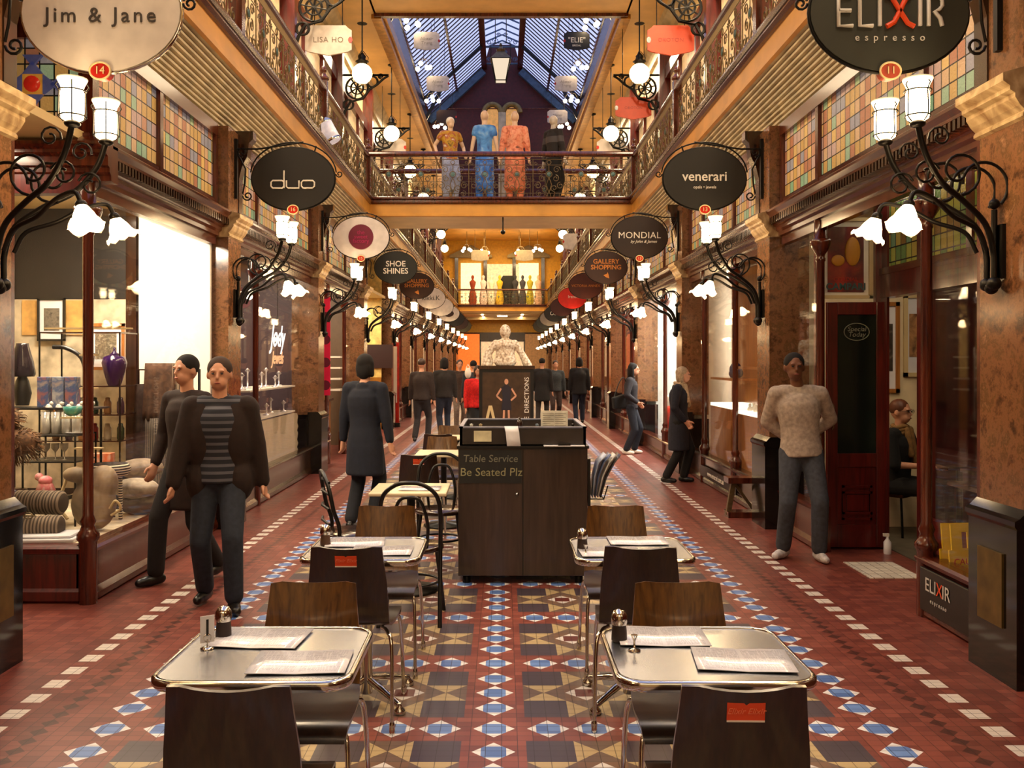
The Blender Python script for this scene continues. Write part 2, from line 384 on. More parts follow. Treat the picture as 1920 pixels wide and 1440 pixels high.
# gallery slabs (shop ceilings below, gallery walks above)
for s in (-1,1):
    tag(MB().box(s*2.72,s*5.1,Y0,54,4.40,GZ).build('slab_'+SIDE[s], M['cream']), kind='structure')
    # cove with ribs between shop fronts and fascia
    n = 11; prof = []
    for i in range(n+1):
        t = i/n; x = 2.78-.22*t**1.4; z = 3.96 + .47*t
        prof += [(s*(x-.012), z), (s*(x-.012), z+.022), (s*(x+.004), z+.025), (s*(x+.004), z+.038)] if i < n else [(s*(x-.01), z)]
    prof += [(s*2.95,4.43),(s*2.95,3.96)]
    trim(MB().extr(prof, Y0, 54), M['rib'], 'ribbed grey-green cove under the %s gallery' % SIDE[s])
    # fascia: ochre board with dark moulded cornice
    trim(MB().extr([(s*2.545,4.43),(s*2.52,4.45),(s*2.52,4.50),(s*2.55,4.52),(s*2.55,4.69),(s*2.8,4.69),(s*2.8,4.43)], Y0, 54), M['ochre'], 'ochre fascia board of the %s gallery' % SIDE[s])
    trim(MB().extr([(s*2.55,4.69),(s*2.52,4.70),(s*2.49,4.725),(s*2.49,4.74),(s*2.51,4.75),(s*2.51,4.77),(s*2.47,4.79),(s*2.47,4.815),(s*2.49,4.83),(s*2.60,4.835),(s*2.60,4.86),(s*2.72,4.86),(s*2.72,4.69)], Y0, 54), M['mahog'], 'dark moulded cornice of the %s gallery' % SIDE[s])
    trim(MB().extr([(s*2.60,4.425),(s*2.57,4.43),(s*2.57,4.45),(s*2.60,4.455)], Y0, 54), M['gold'])
# shop ceilings
for s in (-1,1): tag(MB().box(s*2.80,s*4.9,Y0,54,3.14,3.2).build('ceiling_'+SIDE[s], M['cream']), kind='structure')
# bridges
def bridge(y0, y1, nm):
    r = empty(nm, (0,y0,0), kind='structure')
    MB().box(-2.6,2.6,.03,y1-y0,4.47,GZ).build('deck', M['cream'], r)
    MB().extr([(.0,4.45),(-.02,4.46),(-.02,4.49),(0,4.51),(0,4.69),(.05,4.69),(.05,4.45)], -2.56, 2.56, 'x').build('fascia', M['ochre'], r)
    MB().extr([(-.005,4.69),(-.05,4.72),(-.05,4.745),(-.03,4.75),(-.03,4.77),(-.07,4.79),(-.07,4.82),(-.04,4.835),(.1,4.84),(.1,4.69)], -2.52, 2.52, 'x').build('cornice', M['mahog'], r)
    return r
bridge(17.75, 19.5, 'trim_20'); bridge(51.8, 54.0, 'trim_21')
# ground passage beyond the second bridge
tag(MB().box(-5.1,5.1,54,Y1,4.42,4.6).build('ceiling', M['cream']), kind='structure')
for y in (58,64,72,82): trim(MB().box(-2.9,2.9,y,y+.5,4.25,4.42), M['cream'])
for s in (-1,1): tag(MB().box(s*2.9,s*3.0,57.5,Y1,0,4.42).build('wall_passage_'+SIDE[s], M['mahog']), kind='structure')
# upper floors
for s in (-1,1):
    tag(MB().box(s*3.55,s*3.75,Y0,54.2,GZ,8.75).build('wall_gallery_'+SIDE[s], M['cream']), kind='structure')
    tag(MB().box(s*3.55,s*3.75,Y0,45,9.2,13.8).build('wall_upper_'+SIDE[s], M['darkwood']), kind='structure')
tag(MB().box(-2.6,2.6,17.3,18.7,8.75,9.2).build('ceiling_bridge', M['ceil']), kind='structure')
for s in (-1,1): tag(MB().box(s*2.56,s*3.75,Y0,18.7,8.75,9.2).build('ceiling_walk_'+SIDE[s], M['ceil']), kind='structure')
tag(MB().box(-3.75,3.75,Y0-.1,Y0,8.9,17.5).build('wall_behind_upper', M['cream']), kind='structure')
tag(MB().box(-3.75,3.75,44.6,54.3,8.75,9.2).build('ceiling_end', M['ochre']), kind='structure')
for s in (-1,1):   # gallery ceiling beside the light well, its edge narrowing slightly
    b_ = MB(); b_.add([(s*2.56,18.7,8.75),(s*3.75,18.7,8.75),(s*3.75,44.6,8.75),(s*2.26,44.6,8.75),(s*2.56,18.7,9.2),(s*3.75,18.7,9.2),(s*3.75,44.6,9.2),(s*2.26,44.6,9.2)],
      [(0,3,2,1),(4,5,6,7),(0,1,5,4),(1,2,6,5),(2,3,7,6),(3,0,4,7)])
    o = b_.build('ceiling_gallery_'+SIDE[s], M['ceil']); o['kind'] = 'structure'
    t_ = MB()
    for (dx, z0, z1) in ((-.10,8.66,8.80),(-.16,8.80,8.95),(-.06,8.95,9.3)):
        t_.add([(s*(2.56+dx),18.7,z0),(s*(2.66),18.7,z0),(s*(2.36),44.6,z0),(s*(2.26+dx),44.6,z0),(s*(2.56+dx),18.7,z1),(s*2.66,18.7,z1),(s*2.36,44.6,z1),(s*(2.26+dx),44.6,z1)],
          [(0,3,2,1),(4,5,6,7),(0,1,5,4),(1,2,6,5),(2,3,7,6),(3,0,4,7)])
    trim(t_, M['gold'], 'gilded moulded edge of the %s light well' % SIDE[s])
    trim(MB().extr([(s*3.55,8.75),(s*3.30,8.75),(s*3.34,8.66),(s*3.46,8.55),(s*3.48,8.42),(s*3.55,8.40)], Y0, 54), M['rib'])
trim(MB().box(-2.6,2.6,18.62,18.74,8.68,9.2), M['mahog'])
# upper end wall, gable
tag(MB().box(-3.7,3.7,54.0,54.2,4.6,9.0).build('wall_end_gallery', M['yellow']), kind='structure')
tag(MB().extr([(-3.7,9.0),(3.7,9.0),(3.7,13.9),(.95,16.0),(.6,17.2),(-.6,17.2),(-.95,16.0),(-3.7,13.9)], 44.9, 45.1).build('wall_gable', plain('oxblood_paint',(72,18,20),.6)), kind='structure')
# glazed roof
M['roofiron'] = plain('dark_roof_iron', (40,22,20), .5, .2)
M['roofblue'] = plain('blue_grey_roof_iron', (60,84,110), .5)
rf = empty('glazed_roof', (0,0,0), label='long glazed roof over the light well with dark iron bars', cat='skylight'); rf['kind'] = 'structure'
A = Vector((3.6,0,13.6)); B = Vector((.93,0,16.05))
for s in (-1,1):
    g = MB(); bars = MB(); 
    g.add([(s*A.x,Y0,A.z+.05),(s*B.x,Y0,B.z+.05),(s*B.x,45,B.z+.05),(s*A.x,45,A.z+.05)],[(0,1,2,3)])
    g.add([(s*B.x,Y0,16.9),(s*0.0,Y0,17.3),(0,45,17.3),(s*B.x,45,16.9)],[(0,1,2,3)])
    g.build('roof_glass', M['glass'], rf)
    y = Y0
    while y < 45: bars.beam((s*A.x,y,A.z),(s*B.x,y,B.z),.06,.035); y += .42
    bars.build('glazing_bar', M['roofiron'], rf)
    pu = MB()
    for t in (.0,.52,1.0):
        p = A.lerp(B,t); pu.beam((s*p.x,Y0,p.z-.0),(s*p.x,45,p.z-.0),.16 if t in (0,1) else .10,.12)
    pu.beam((s*.8,Y0,16.1),(s*.8,45,16.1),.1,.25); pu.beam((s*.93,Y0,16.9),(s*.93,45,16.9),.08,.1)
    pu.build('purlin', M['mahog'], rf)
    tr = MB()
    for y in (5,18,29,41.5):
        tr.beam((s*(A.x),y,A.z-.1),(s*B.x,y,B.z-.1),.12,.16)
        tr.beam((s*A.x,y,12.4),(s*2.6,y,14.3),.1,.14)
    tr.build('truss', M['black'], rf)
lt = MB()
y = Y0
while y < 45:
    for s in (-1,1): lt.beam((s*.93,y,16.9),(0,y,17.3),.05,.06); lt.beam((s*.93,y,16.1),(s*.93,y,16.9),.05,.05)
    y += .8
for y in (33,38.5,42,44.4):
    for s in (-1,1):
        for (cx,cz,r) in ((.3,16.35,.16),(.62,16.3,.12),(.15,16.65,.1)): lt.tube([(s*a,y,b_) for a,b_ in spiral(cx,cz,r,.03,0,1.4,14)], .02, 5)
    lt.beam((-.95,y,16.1),(.95,y,16.1),.08,.08)
lt.build('lantern_ironwork', M['roofblue'], rf)
ed = MB()
for s in (-1,1): ed.beam((s*A.x,44.7,A.z-.2),(s*B.x,44.7,B.z-.2),.25,.4)
ed.build('gable_edge', M['roofblue'], rf)
# gable motif: round-arched pair of windows
gm = empty('window_gable', (0,44.8,0)); gm['kind'] = 'structure'; gm['label'] = 'pair of round-arched windows in the dark red gable wall'
for s in (-1,1):
    MB().extr([(s*.47+.28*math.cos(a)*1, 13.8+.28*math.sin(a)) for a in [PI*i/10 for i in range(11)]]+[(s*.47-.28,11.9),(s*.47+.28,11.9)], -.06, 0).build('pane', plain('amber_window',(206,150,80),.3,em=.5), gm)
    MB().tube([(s*.47+.42*math.cos(a),-.1,13.8+.42*math.sin(a)) for a in [PI*i/14 for i in range(15)]], .12, 8).build('arch', plain('olive_stone',(130,110,60),.5), gm)
MB().box(-.18,.18,-.2,0,9.2,13.8).build('column', M['rib'], gm)
MB().tube([(-2.9,-.1,14.0),(2.9,-.1,14.0)],.03,6).build('rail', M['mahog'], gm)
# -------------------------------------------------- pillars
pm = MB(); pm.box(-.05,.34,-.21,.21,.86,3.95); pmesh = pm.mesh('shaft', M['marble'])
pb = MB(); pb.box(-.10,.34,-.235,.235,0,.80); 
pbm = pb.mesh('plinth', M['granite'])
pk = MB().extr([(-.10,.80),(-.115,.82),(-.115,.845),(-.09,.86),(-.075,.875),(-.05,.90),(.1,.90),(.1,.80)], -.245, .245).mesh('plinth_moulding', M['granite'])
cp = MB()
prof = [(-.05,2.86),(-.07,2.87),(-.07,2.885),(-.06,2.90),(-.085,2.925),(-.11,2.965),(-.11,2.985),(-.135,3.0),(-.135,3.02),(-.17,3.045),(-.17,3.085),(-.05,3.12),(.2,3.12),(.2,2.86)]
cp.extr(prof, -.24, .24)
cpm = cp.mesh('capital', M['capital'])
ub = MB().extr([(-.06,3.15),(-.06,3.5),(-.09,3.62),(-.14,3.72),(-.16,3.86),(-.2,3.90),(-.2,3.98),(.1,3.98),(.1,3.15)], .12, .25).mesh('bracket', M['darkwood'])
cj = MB().box(-.02,.2,.21,.30,.0,3.95).mesh('jamb', M['mahog'])
def mk(name, me, parent, loc=(0,0,0)):
    o = bpy.data.objects.new(name, me); COL.objects.link(o); o.parent = parent; o.location = loc; return o
for k in range(-1, 12):
    for s in (-1,1):
        p = empty('pillar', (s*(PF+.05), pc(k), 0), 0 if s > 0 else PI)
        p['kind'] = 'structure'; p['label'] = 'brown marble pillar, %s on the %s counting from the front' % (ORD[max(k,0)], SIDE[s])
        mk('shaft', pmesh, p); mk('plinth', pbm, p); mk('plinth_moulding', pk, p)
        cq = mk('capital', cpm, p); br = mk('bracket', ub, p)
        if s < 0: br.scale = (1,-1,1)
        j = mk('jamb', cj, p); j.scale = (1, (1 if s > 0 else -1), 1)
        if k == 0: MB().box(-.112,-.10,-.12,.12,.28,.66).build('plaque', plain('aged_bronze',(120,98,50),.35,.8), p)
# -------------------------------------------------- shop fronts
corn = [(0,2.86),(-.03,2.865),(-.03,2.90),(-.055,2.92),(-.055,2.95),(-.08,2.96),(-.08,3.02),(-.12,3.04),(-.12,3.06),(-.15,3.09),(-.15,3.11),(-.12,3.13),(-.04,3.17),(0,3.19),(.08,3.19),(.08,2.86)]
def cornice(parent, s, y0, y1, x=0, axis='y'):
    return MB().extr([(s*(x-a*-1) if False else s*(x+a), z) for a,z in corn], y0, y1, 'y').build('cornice', M['mahog'], parent)
def post(parent, x, y, z0=.0, z1=2.86, r=.035):
    m_ = MB()
    m_.lathe([(r*1.7,z0),(r*1.7,z0+.42),(r*2.1,z0+.44),(r*2.1,z0+.47),(r*1.5,z0+.50),(r*1.2,z0+.53),(r*1.5,z0+.56),(r,z0+.6),(r,2.5),(r*1.2,2.51),(r*1.2,2.53),(r,2.54),(r*1.1,2.56),(r*2.2,2.62),(r*2.6,2.66),(r*2.6,2.69),(r*1.5,2.70),(r*1.5,z1)], (x,y,0), 12)
    return m_.build('post', M['mahog'], parent)
win_n = 0
def shopfront(s, k, y0, y1, segs, base=.39, basemat='mahog', transom=True, door=None, glass=True, ty=None, nopost=()):
    """one bay between two pillars; y0..y1 world; segs = y positions of posts"""
    global win_n; win_n += 1
    r = empty('window_%d' % win_n, (s*WX, y0, 0)); r['kind'] = 'structure'
    r['label'] = 'mahogany shop front bay %s on the %s side' % (ORD[k], SIDE[s])
    L = y1-y0
    spans = [(y0,y1)]
    if door: spans = [sp_ for sp_ in ((y0,door[0]),(door[1],y1)) if sp_[1]-sp_[0] > .05]
    for a,b_ in spans:
        a -= y0; b_ -= y0
        MB().extr([(s*.0,0),(s*-.02,.02),(s*-.02,.06),(0,.1),(0,base-.05),(s*-.03,base-.04),(s*-.04,base-.015),(s*-.02,base),(s*.1,base),(s*.1,0)], a, b_).build('stall_riser', M[basemat], r)
        if glass: MB().box(s*.03,s*.036,a,b_,base,2.86).build('shop_glass', M['glass'], r)
    cornice(r, s, 0, L)
    if transom:
        MB().box(s*.02,s*.05,0,L,3.19,3.86).build('stained_glass', M['stained'], r)
        fr = MB().box(s*-.02,s*.08,0,L,3.84,3.96).box(s*-.01,s*.08,0,L,3.18,3.22)
        for yy in [y0+.02]+list(ty if ty is not None else segs)+[y1-.02]: fr.box(s*-.015,s*.08,yy-y0-.035,yy-y0+.035,3.18,3.9)
        fr.build('transom_frame', M['mahog'], r)
        de = MB(); yy = .05
        while yy < L: de.box(s*-.125,s*-.08,yy,yy+.03,2.975,3.035); yy += .055
        if k < 3: de.build('dentils', M['darkwood'], r)
    MB().box(s*0,s*.07,0,L,2.78,2.87).build('head_rail', M['mahog'], r)
    for yy in segs: post(r, s*.02, yy-y0)
    return r
def bay(k): return pc(k)+.24, pc(k+1)-.24
y0,y1 = bay(0)
shopfront(-1, 0, 6.2, y1, [6.2], ty=[7.45])
shopfront(1, 0, y0, y1, [5.9,7.87], door=(5.95,7.85))
shopfront(-1, 1, *bay(1), [10.4], basemat='darkwood')
shopfront(1, 1, *bay(1), [10.75,12.4], basemat='darkwood')
shopfront(-1, 2, *bay(2), [14.6,16.2], door=(14.65,16.1))
shopfront(1, 2, *bay(2), [15.4], base=.3)
for k in range(3, 11):
    for s in (-1,1):
        if s == -1 and k == 3: continue
        a_, b_ = bay(k); shopfront(s, k, a_, b_, [a_+1.3,a_+2.6] if k < 7 else [a_+2])
# bay behind the camera (seen only in reflections)
for s in (-1,1): tag(MB().box(s*2.76,s*2.9,Y0,pc(0)-.24,0,3.95).build('wall_near_'+SIDE[s], M['mahog']), kind='structure')
# party walls between shops
wm = {}
pal_int = [(150,110,70),(190,160,120),(120,70,60),(200,170,130),(140,120,90),(160,60,50),(190,180,160)]
for k in range(0, 12):
    for s in (-1,1):
        trim(MB().box(s*2.86,s*4.9,pc(k)-.06,pc(k)+.06,0,3.14), plain('shop_wall_paint', {(1,2):(230,232,226),(1,1):(176,112,54),(-1,1):(80,62,70),(1,3):(226,226,220),(-1,2):(80,62,70),(-1,3):(96,76,58)}.get((s,k), pal_int[(k*2+s)%7]), .5, var=.05))
for k in range(2, 11):   # back-of-window panels in the far shops
    for s in (-1,1):
        if s == -1 and k == 3: continue
        c = {(1,2):(236,238,232),(-1,4):(150,60,40)}.get((s,k), pal_int[(k+2*s)%7])
        trim(MB().box(s*3.95,s*4.0,pc(k)+.1,pc(k+1)-.1,0,3.1), plain('shop_back_panel', c, .5, var=.1))
# third bay-left passage: cream above, ochre below
trim(MB().box(-4.9,-2.86,pc(4)-.5,pc(4)-.45,1.25,4.4), plain('passage_cream',(222,190,110),.5))
trim(MB().box(-4.9,-2.86,pc(4)-.51,pc(4)-.45,0,1.25), plain('passage_ochre',(150,96,24),.4))
# left bay 0: return window facing the camera beside the entry
win_n += 1
r = empty('window_%d' % win_n, (0,6.2,0)); r['kind'] = 'structure'; r['label'] = 'side window of the left corner shop facing the entry, stained glass above'
MB().extr([(0,0),(-.02,.02),(-.02,.08),(0,.1),(0,.33),(-.03,.34),(-.04,.375),(-.02,.39),(.1,.39),(.1,0)], -4.0, -2.78, 'x').build('stall_riser', M['maroon'], r)
MB().box(-4.0,-2.78,.03,.036,.39,2.86).build('shop_glass', M['glass'], r)
MB().extr([(a,z) for a,z in corn], -4.0, -2.76+.15, 'x').build('cornice', M['mahog'], r)
MB().box(-4.0,-2.76,-.04,.06,2.78,3.19).build('head_rail', M['maroon'], r)
MB().box(-4.0,-2.76,.02,.05,3.19,3.86).build('stained_glass', M['stained'], r)
MB().box(-4.0,-2.74,-.02,.08,3.84,3.98).box(-2.82,-2.74,-.02,.08,3.18,3.9).build('transom_frame', M['mahog'], r)
# rosette in the stained glass, its colours given a glow as well
ro = MB(); cx, cz = -3.16, 3.53
MB().lathe([(.055,0),(.055,.012),(0,.013)], (cx,-.0,cz), 16, Matrix.Rotation(PI/2,3,'X')).build('red_roundel', plain('red_glass',(200,40,24),.2,em=.25), r)
bl = MB()
for a in range(4):
    q = Matrix.Rotation(a*PI/2,3,'Y')
    pts = [q@Vector(p) for p in ((-.07,0,.07),(.07,0,.07),(0,0,.16))]; pts2 = [q@Vector(p) for p in ((-.07,0,.2),(.07,0,.2),(0,0,.12))]
    for P in (pts, pts2):
        vs = [(cx+p.x, dy, cz+p.z) for dy in (.0,.02) for p in P]; bl.add(vs, [(0,1,2),(5,4,3),(0,3,4,1),(1,4,5,2),(2,5,3,0)])
bl.build('blue_triangles', plain('blue_glass',(90,96,150),.2,em=.12), r)
MB().box(cx-.072,cx+.072,.004,.02,cz-.072,cz+.072).build('yellow_square', plain('amber_glass',(206,150,60),.2,em=.2), r)
# entry reveal of the left corner shop
trim(MB().box(-4.0,-4.1,4.9,6.2,0,3.98), M['maroon'])
# right corner cafe: recessed entry
trim(MB().box(2.78,3.46,5.9,8.05,3.10,3.14), M['darkwood'])
tr_ = empty('window_30', (3.4,0,0)); tr_['kind'] = 'structure'; tr_['label'] = 'inner cafe front with green stained transom over the doorway'
MB().box(0,.06,5.0,7.95,2.42,3.1).build('stained_glass', M['stainedg'], tr_)
MB().box(-.03,.09,5.0,8.05,2.2,2.42).box(-.03,.09,5.0,8.05,3.06,3.14).box(-.02,.08,6.5,6.58,2.4,3.1).box(-.02,.08,7.25,7.36,0,3.1).box(-.02,.0,7.93,8.05,0,3.1).build('frame', M['maroon'], tr_)
MB().box(-.04,.06,5.0,8.05,2.40,2.46).build('ledge', M['mahog'], tr_)
MB().box(0,.06,5.0,7.25,0,.4).build('stall_riser', M['maroon'], tr_)
MB().box(.03,.036,5.0,7.25,.4,2.2).build('shop_glass', M['glass'], tr_)
# recess end wall with poster
er = empty('window_31', (0,8.05,0)); er['kind'] = 'structure'; er['label'] = 'glazed end panel of the cafe entry behind the open door'
MB().box(2.80,3.40,0,.05,0,.5).box(2.80,2.86,0,.05,.5,3.1).box(3.33,3.40,0,.05,.5,3.1).box(2.8,3.4,0,.05,3.0,3.1).build('frame', M['maroon'], er)
MB().box(2.86,3.33,.02,.026,.5,3.0).build('shop_glass', M['glass'], er)
# cafe interior wall
trim(MB().box(2.86,4.30,9.05,9.12,0,3.14), plain('cafe_wall_paint',(226,206,168),.6,var=.04))
trim(MB().box(4.30,4.9,9.03,9.12,0,3.14).box(4.84,4.9,4.8,9.03,0,3.14), plain('dark_red_cafe_wall',(64,20,20),.5))
trim(MB().box(3.46,4.9,4.7,4.78,0,3.14), M['maroon'])
trim(MB().box(3.42,4.9,4.8,9.0,.0,.01), plain('grey_cafe_floor',(84,76,62),.5))
dm = empty('tiled_doorstep', (0,0,0), label='white tiled rectangle set in the floor at the cafe doorway', cat='floor mat')
m, nt, b = newmat('white_tile_grid'); br = nt.nodes.new('ShaderNodeTexBrick'); br.offset = 0; br.inputs['Scale'].default_value = 1; br.inputs['Brick Width'].default_value=.075; br.inputs['Row Height'].default_value=.055; br.inputs['Mortar Size'].default_value=.003
br.inputs['Color1'].default_value=(*lin((226,220,206)),1); br.inputs['Color2'].default_value=(*lin((206,196,180)),1); br.inputs['Mortar'].default_value=(.1,.08,.07,1)
nt.links.new(coords(nt), br.inputs['Vector']); nt.links.new(br.outputs[0], b.inputs['Base Color']); b.inputs['Roughness'].default_value=.4
MB().box(2.82,3.22,6.9,7.45,0,.006).build('tiles', m, dm)
# -------------------------------------------------- gallery walls: posts, windows
for k in range(0, 11):
    for s in (-1,1):
        yb = pc(k)+1.2
        win_n += 1
        r = empty('window_%d' % (win_n+40), (s*3.55, yb, 0)); r['kind'] = 'structure'; r['label'] = 'upper gallery shop window, %s on the %s' % (ORD[k], SIDE[s])
        MB().box(0,-s*.25,-.09,.09,4.81,8.6).box(0,-s*.12,1.3,1.42,4.81,7.6).box(0,-s*.12,2.9,3.02,4.81,7.6).box(0,-s*.14,.1,4.2,7.5,7.75).build('frame', M['maroon'], r)
        MB().box(-s*.02,-s*.05,.15,4.1,5.5,7.5).build('pane', plain('lit_shop_window',(206,176,130),.4,em=.35), r)
# -------------------------------------------------- railings
def ribbon(mb, pts, r=.009, n=4, closed=False): mb.tube([(0,a,b_) for a,b_ in pts], r, n, closed)
def railmodule(mb, ds, y, w=.61, z0=0, H=.74):
    c = y+w/2
    for a in (y, ): ribbon(mb, [(a,z0),(a,z0+H)], .008)
    for z in (.07,.62,.73): ribbon(mb, [(y,z0+z),(y+w,z0+z)], .007)
    ribbon(mb, ring(c,z0+.675,.04,10), .007, 4, True)
    ribbon(mb, ring(c,z0+.44,.06,10), .008, 4, True)
    for s in (-1,1):
        ribbon(mb, spiral(c+s*.15,z0+.53,.075,.02,PI/2-s*PI/2*1,1.3*s,12), .007)
        ribbon(mb, spiral(c+s*.13,z0+.36,.07,.02,PI/2+s*0,-1.3*s,12), .007)
        ribbon(mb, spiral(c+s*.22,z0+.22,.07,.02,PI/2,1.2*s,12), .007)
        ribbon(mb, spiral(c+s*.10,z0+.17,.07,.02,-PI/2,-1.2*s,12), .007)
        ribbon(mb, spiral(c+s*.26,z0+.66,.035,.01,0,1.0*s,8), .006)
        ribbon(mb, [(c,z0+.38),(c+s*.05,z0+.24),(c,z0+.07)], .007)
        ribbon(mb, [(c+s*.03,z0),(c+s*.03,z0+.07)], .006); ribbon(mb, [(c+s*.2,z0),(c+s*.2,z0+.07)], .006)
    ribbon(mb, [(c,z0+.5),(c,z0+.62)], .006)
    for dd in (-.02,.02): ds.lathe([(.001,dd*0+.012),(.04,.008),(.045,0),(.04,-.008),(.001,-.012)], (0,c,z0+.44), 10, Matrix.Rotation(PI/2,3,'Y'))
M['rosette'] = plain('pale_blue_enamel', (120,160,160), .4)
pn, ds = MB(), MB()
nmod = 7; wmod = (SP-.16)/nmod
for i in range(nmod): railmodule(pn, ds, .08+i*wmod, wmod)
pnm = pn.mesh('panel', M['brass']); dsm = ds.mesh('rosettes', M['rosette'])
hr = [(-.055,.80),(-.06,.83),(-.05,.86),(-.02,.885),(.02,.885),(.05,.86),(.06,.83),(.055,.80),(.03,.785),(-.03,.785)]
hrm = MB().extr(hr, 0, SP, smooth=False).mesh('handrail', M['mahog'])
nw = MB().box(-.06,.06,-.06,.06,0,.95).lathe([(.06,.95),(.085,.97),(.085,1.0),(.05,1.03),(.035,1.06),(.05,1.09),(.055,1.12),(.03,1.16),(.0,1.18)], n=12)
nwm = nw.mesh('newel', M['mahog'])
for k in range(0, 11):
    for s in (-1,1):
        if pc(k) < 8 and False: continue
        r = empty('gallery_railing', (s*(GX+.07), pc(k), GZ+.03), label='ornate brass gallery railing, %s section on the %s from the front' % (ORD[k], SIDE[s]), cat='railing', group='gallery railing sections along the %s' % SIDE[s])
        for n_, me in (('panel',pnm),('rosettes',dsm),('handrail',hrm),('newel_post',nwm)): mk(n_, me, r)
def cross_rail(y, nm, label, n=8):
    r = empty(nm, (0,y,GZ+.03), label=label, cat='railing')
    a, b_ = MB(), MB(); W = 5.0; 
    for i in range(n): railmodule(a, b_, -W/2+i*W/n, W/n)
    for o in (a.build('panel', M['brass'], r, rz=-PI/2), b_.build('rosettes', M['rosette'], r, rz=-PI/2)): pass
    MB().extr(hr, -2.6, 2.6, 'x').build('handrail', M['mahog'], r)
cross_rail(17.78, 'bridge_railing', 'ornate brass railing across the near gallery bridge')
cross_rail(51.85, 'bridge_railing', 'small distant railing across the far gallery bridge', 12)
cross_rail(19.4, 'bridge_railing', 'rear railing of the near bridge behind the mannequins')

# lit shop front closing the far passage; its panels glow in place of lamps
r = empty('window_90', (0,60,0)); r['kind'] = 'structure'; r['label'] = 'brightly lit shop front at the far end of the passage'
MB().box(-2.9,-1.5,0,.1,0,3.4).build('orange_panel', plain('glowing_orange_wall',(226,110,40),.5,em=.8), r)
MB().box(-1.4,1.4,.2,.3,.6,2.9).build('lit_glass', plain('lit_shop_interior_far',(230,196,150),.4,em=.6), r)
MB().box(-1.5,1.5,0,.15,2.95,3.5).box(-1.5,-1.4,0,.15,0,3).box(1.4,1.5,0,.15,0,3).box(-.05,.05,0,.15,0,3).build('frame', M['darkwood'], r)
MB().box(1.5,2.9,0,.1,0,3.4).build('side_panel', plain('glowing_tan_wall',(170,120,70),.5,em=.25), r)
MB().box(-2.9,2.9,0,.1,3.5,4.4).build('fascia', M['yellow'], r)
MB().box(-2.9,2.9,.3,.4,0,3.5).build('backing', M['mahog'], r)
for s in (-1,1):
    for i in range(2): tag(MB().box(s*1.2-.06,s*1.2+.06,-.5,.5,-.02,0).build('ceiling_light', M['bulb'], loc=(0,55.5+3*i-.5,4.41)), '%s slim strip light in the passage ceiling on the %s' % (('nearer','farther')[i],SIDE[s]), 'ceiling light')
tag(MB().box(-.3,.3,-.15,.15,-.04,0).build('ceiling_light', M['bulb'], loc=(0,56.3,4.41)), 'central square ceiling light in the far passage', 'ceiling light')
# ================================================================ WALL LAMPS
def S(p): return smoothpath(p, 5)
def lamp_parts():
    arm = MB()
    for s in (-1,1):
        arm.tube(S([(.055,s*.035,-.12),(.06,s*.035,.02),(.11,s*.05,.16),(.24,s*.09,.27),(.38,s*.14,.36),(.48,s*.18,.50),(.525,s*.195,.64)]), .016, 8)
        arm.ball((.055,s*.035,-.15), .036); arm.ball((.525,s*.195,.64), (.04,.04,.02))
        arm.tube(S([(.10,s*.05,.02),(.16,s*.06,.13),(.30,s*.10,.19),(.42,s*.15,.27),(.53,s*.185,.30),(.57,s*.195,.24)]), .012, 8)
        arm.tube([(x,s*.10,z) for x,z in spiral(.27,.42,.13,.03,-PI*.4,-1.25,22)], .008, 6)
        arm.tube([(x,s*.06,z) for x,z in spiral(.13,.36,.14,.10,PI*1.25,-.62,16)], .009, 6)
        arm.tube([(x,s*.15,z) for x,z in spiral(.46,.40,.07,.02,PI*.9,-1.3,16)], .007, 6)
        arm.tube([(x,s*.17,z) for x,z in spiral(.40,.58,.06,.015,-.2,1.3,14)], .006, 6)
        arm.ball((.57,s*.195,.235), (.03,.03,.025))
    arm.tube([(.035,0,-.16),(.035,0,.24)], .016, 8); arm.ball((.035,0,.27), .028); arm.ball((.05,0,-.17), .034)
    arm.box(0,.02,-.05,.05,-.12,.16)
    sh = MB().lathe([(.034,0),(.052,.012),(.056,.06),(.056,.14),(.05,.155),(.056,.175),(.072,.205),(.073,.213),(.066,.205)], n=16, cap=False)
    sh.lathe([(.034,0),(.001,0)], n=16, cap=False)
    cg = MB()
    for z, r in ((.025,.060),(.15,.064)): cg.tube([(r*math.cos(a),r*math.sin(a),z) for a in [2*PI*i/16 for i in range(16)]], .004, 5, True)
    for i in range(4):
        a = i*PI/2+.4; cg.tube([(q*math.cos(a),q*math.sin(a),z) for q,z in ((.04,-.005),(.066,.02),(.062,.15),(.078,.175),(.068,.19))], .0035, 5)
    q = Matrix.Rotation(PI,3,'X')
    tu = MB().lathe([(.022,0),(.034,.02),(.050,.05),(.060,.08),(.078,.105),(.092,.118)], n=20, mt=q, wav=.016, cap=False)
    tu.lathe([(.022,0),(.001,0)], n=20, mt=q, cap=False); tu.ball((0,0,-.07), .03)
    return arm.mesh('arms', M['iron']), sh.mesh('shade', M['lampglass']), cg.mesh('cage', M['iron']), tu.mesh('tulip', M['lamptulip'])
LA, LS, LC, LT = lamp_parts()
NEAR = {(-1,0):'beside the Jim & Jane sign',(1,0):'below the ELIXIR sign',(-1,1):'below the duo sign',(1,1):'below the venerari sign',(-1,2):'below the maroon-disc sign',(1,2):'below the MONDIAL sign',(-1,3):'below the SHOE SHINES sign',(1,3):'below the GALLERY SHOPPING sign'}
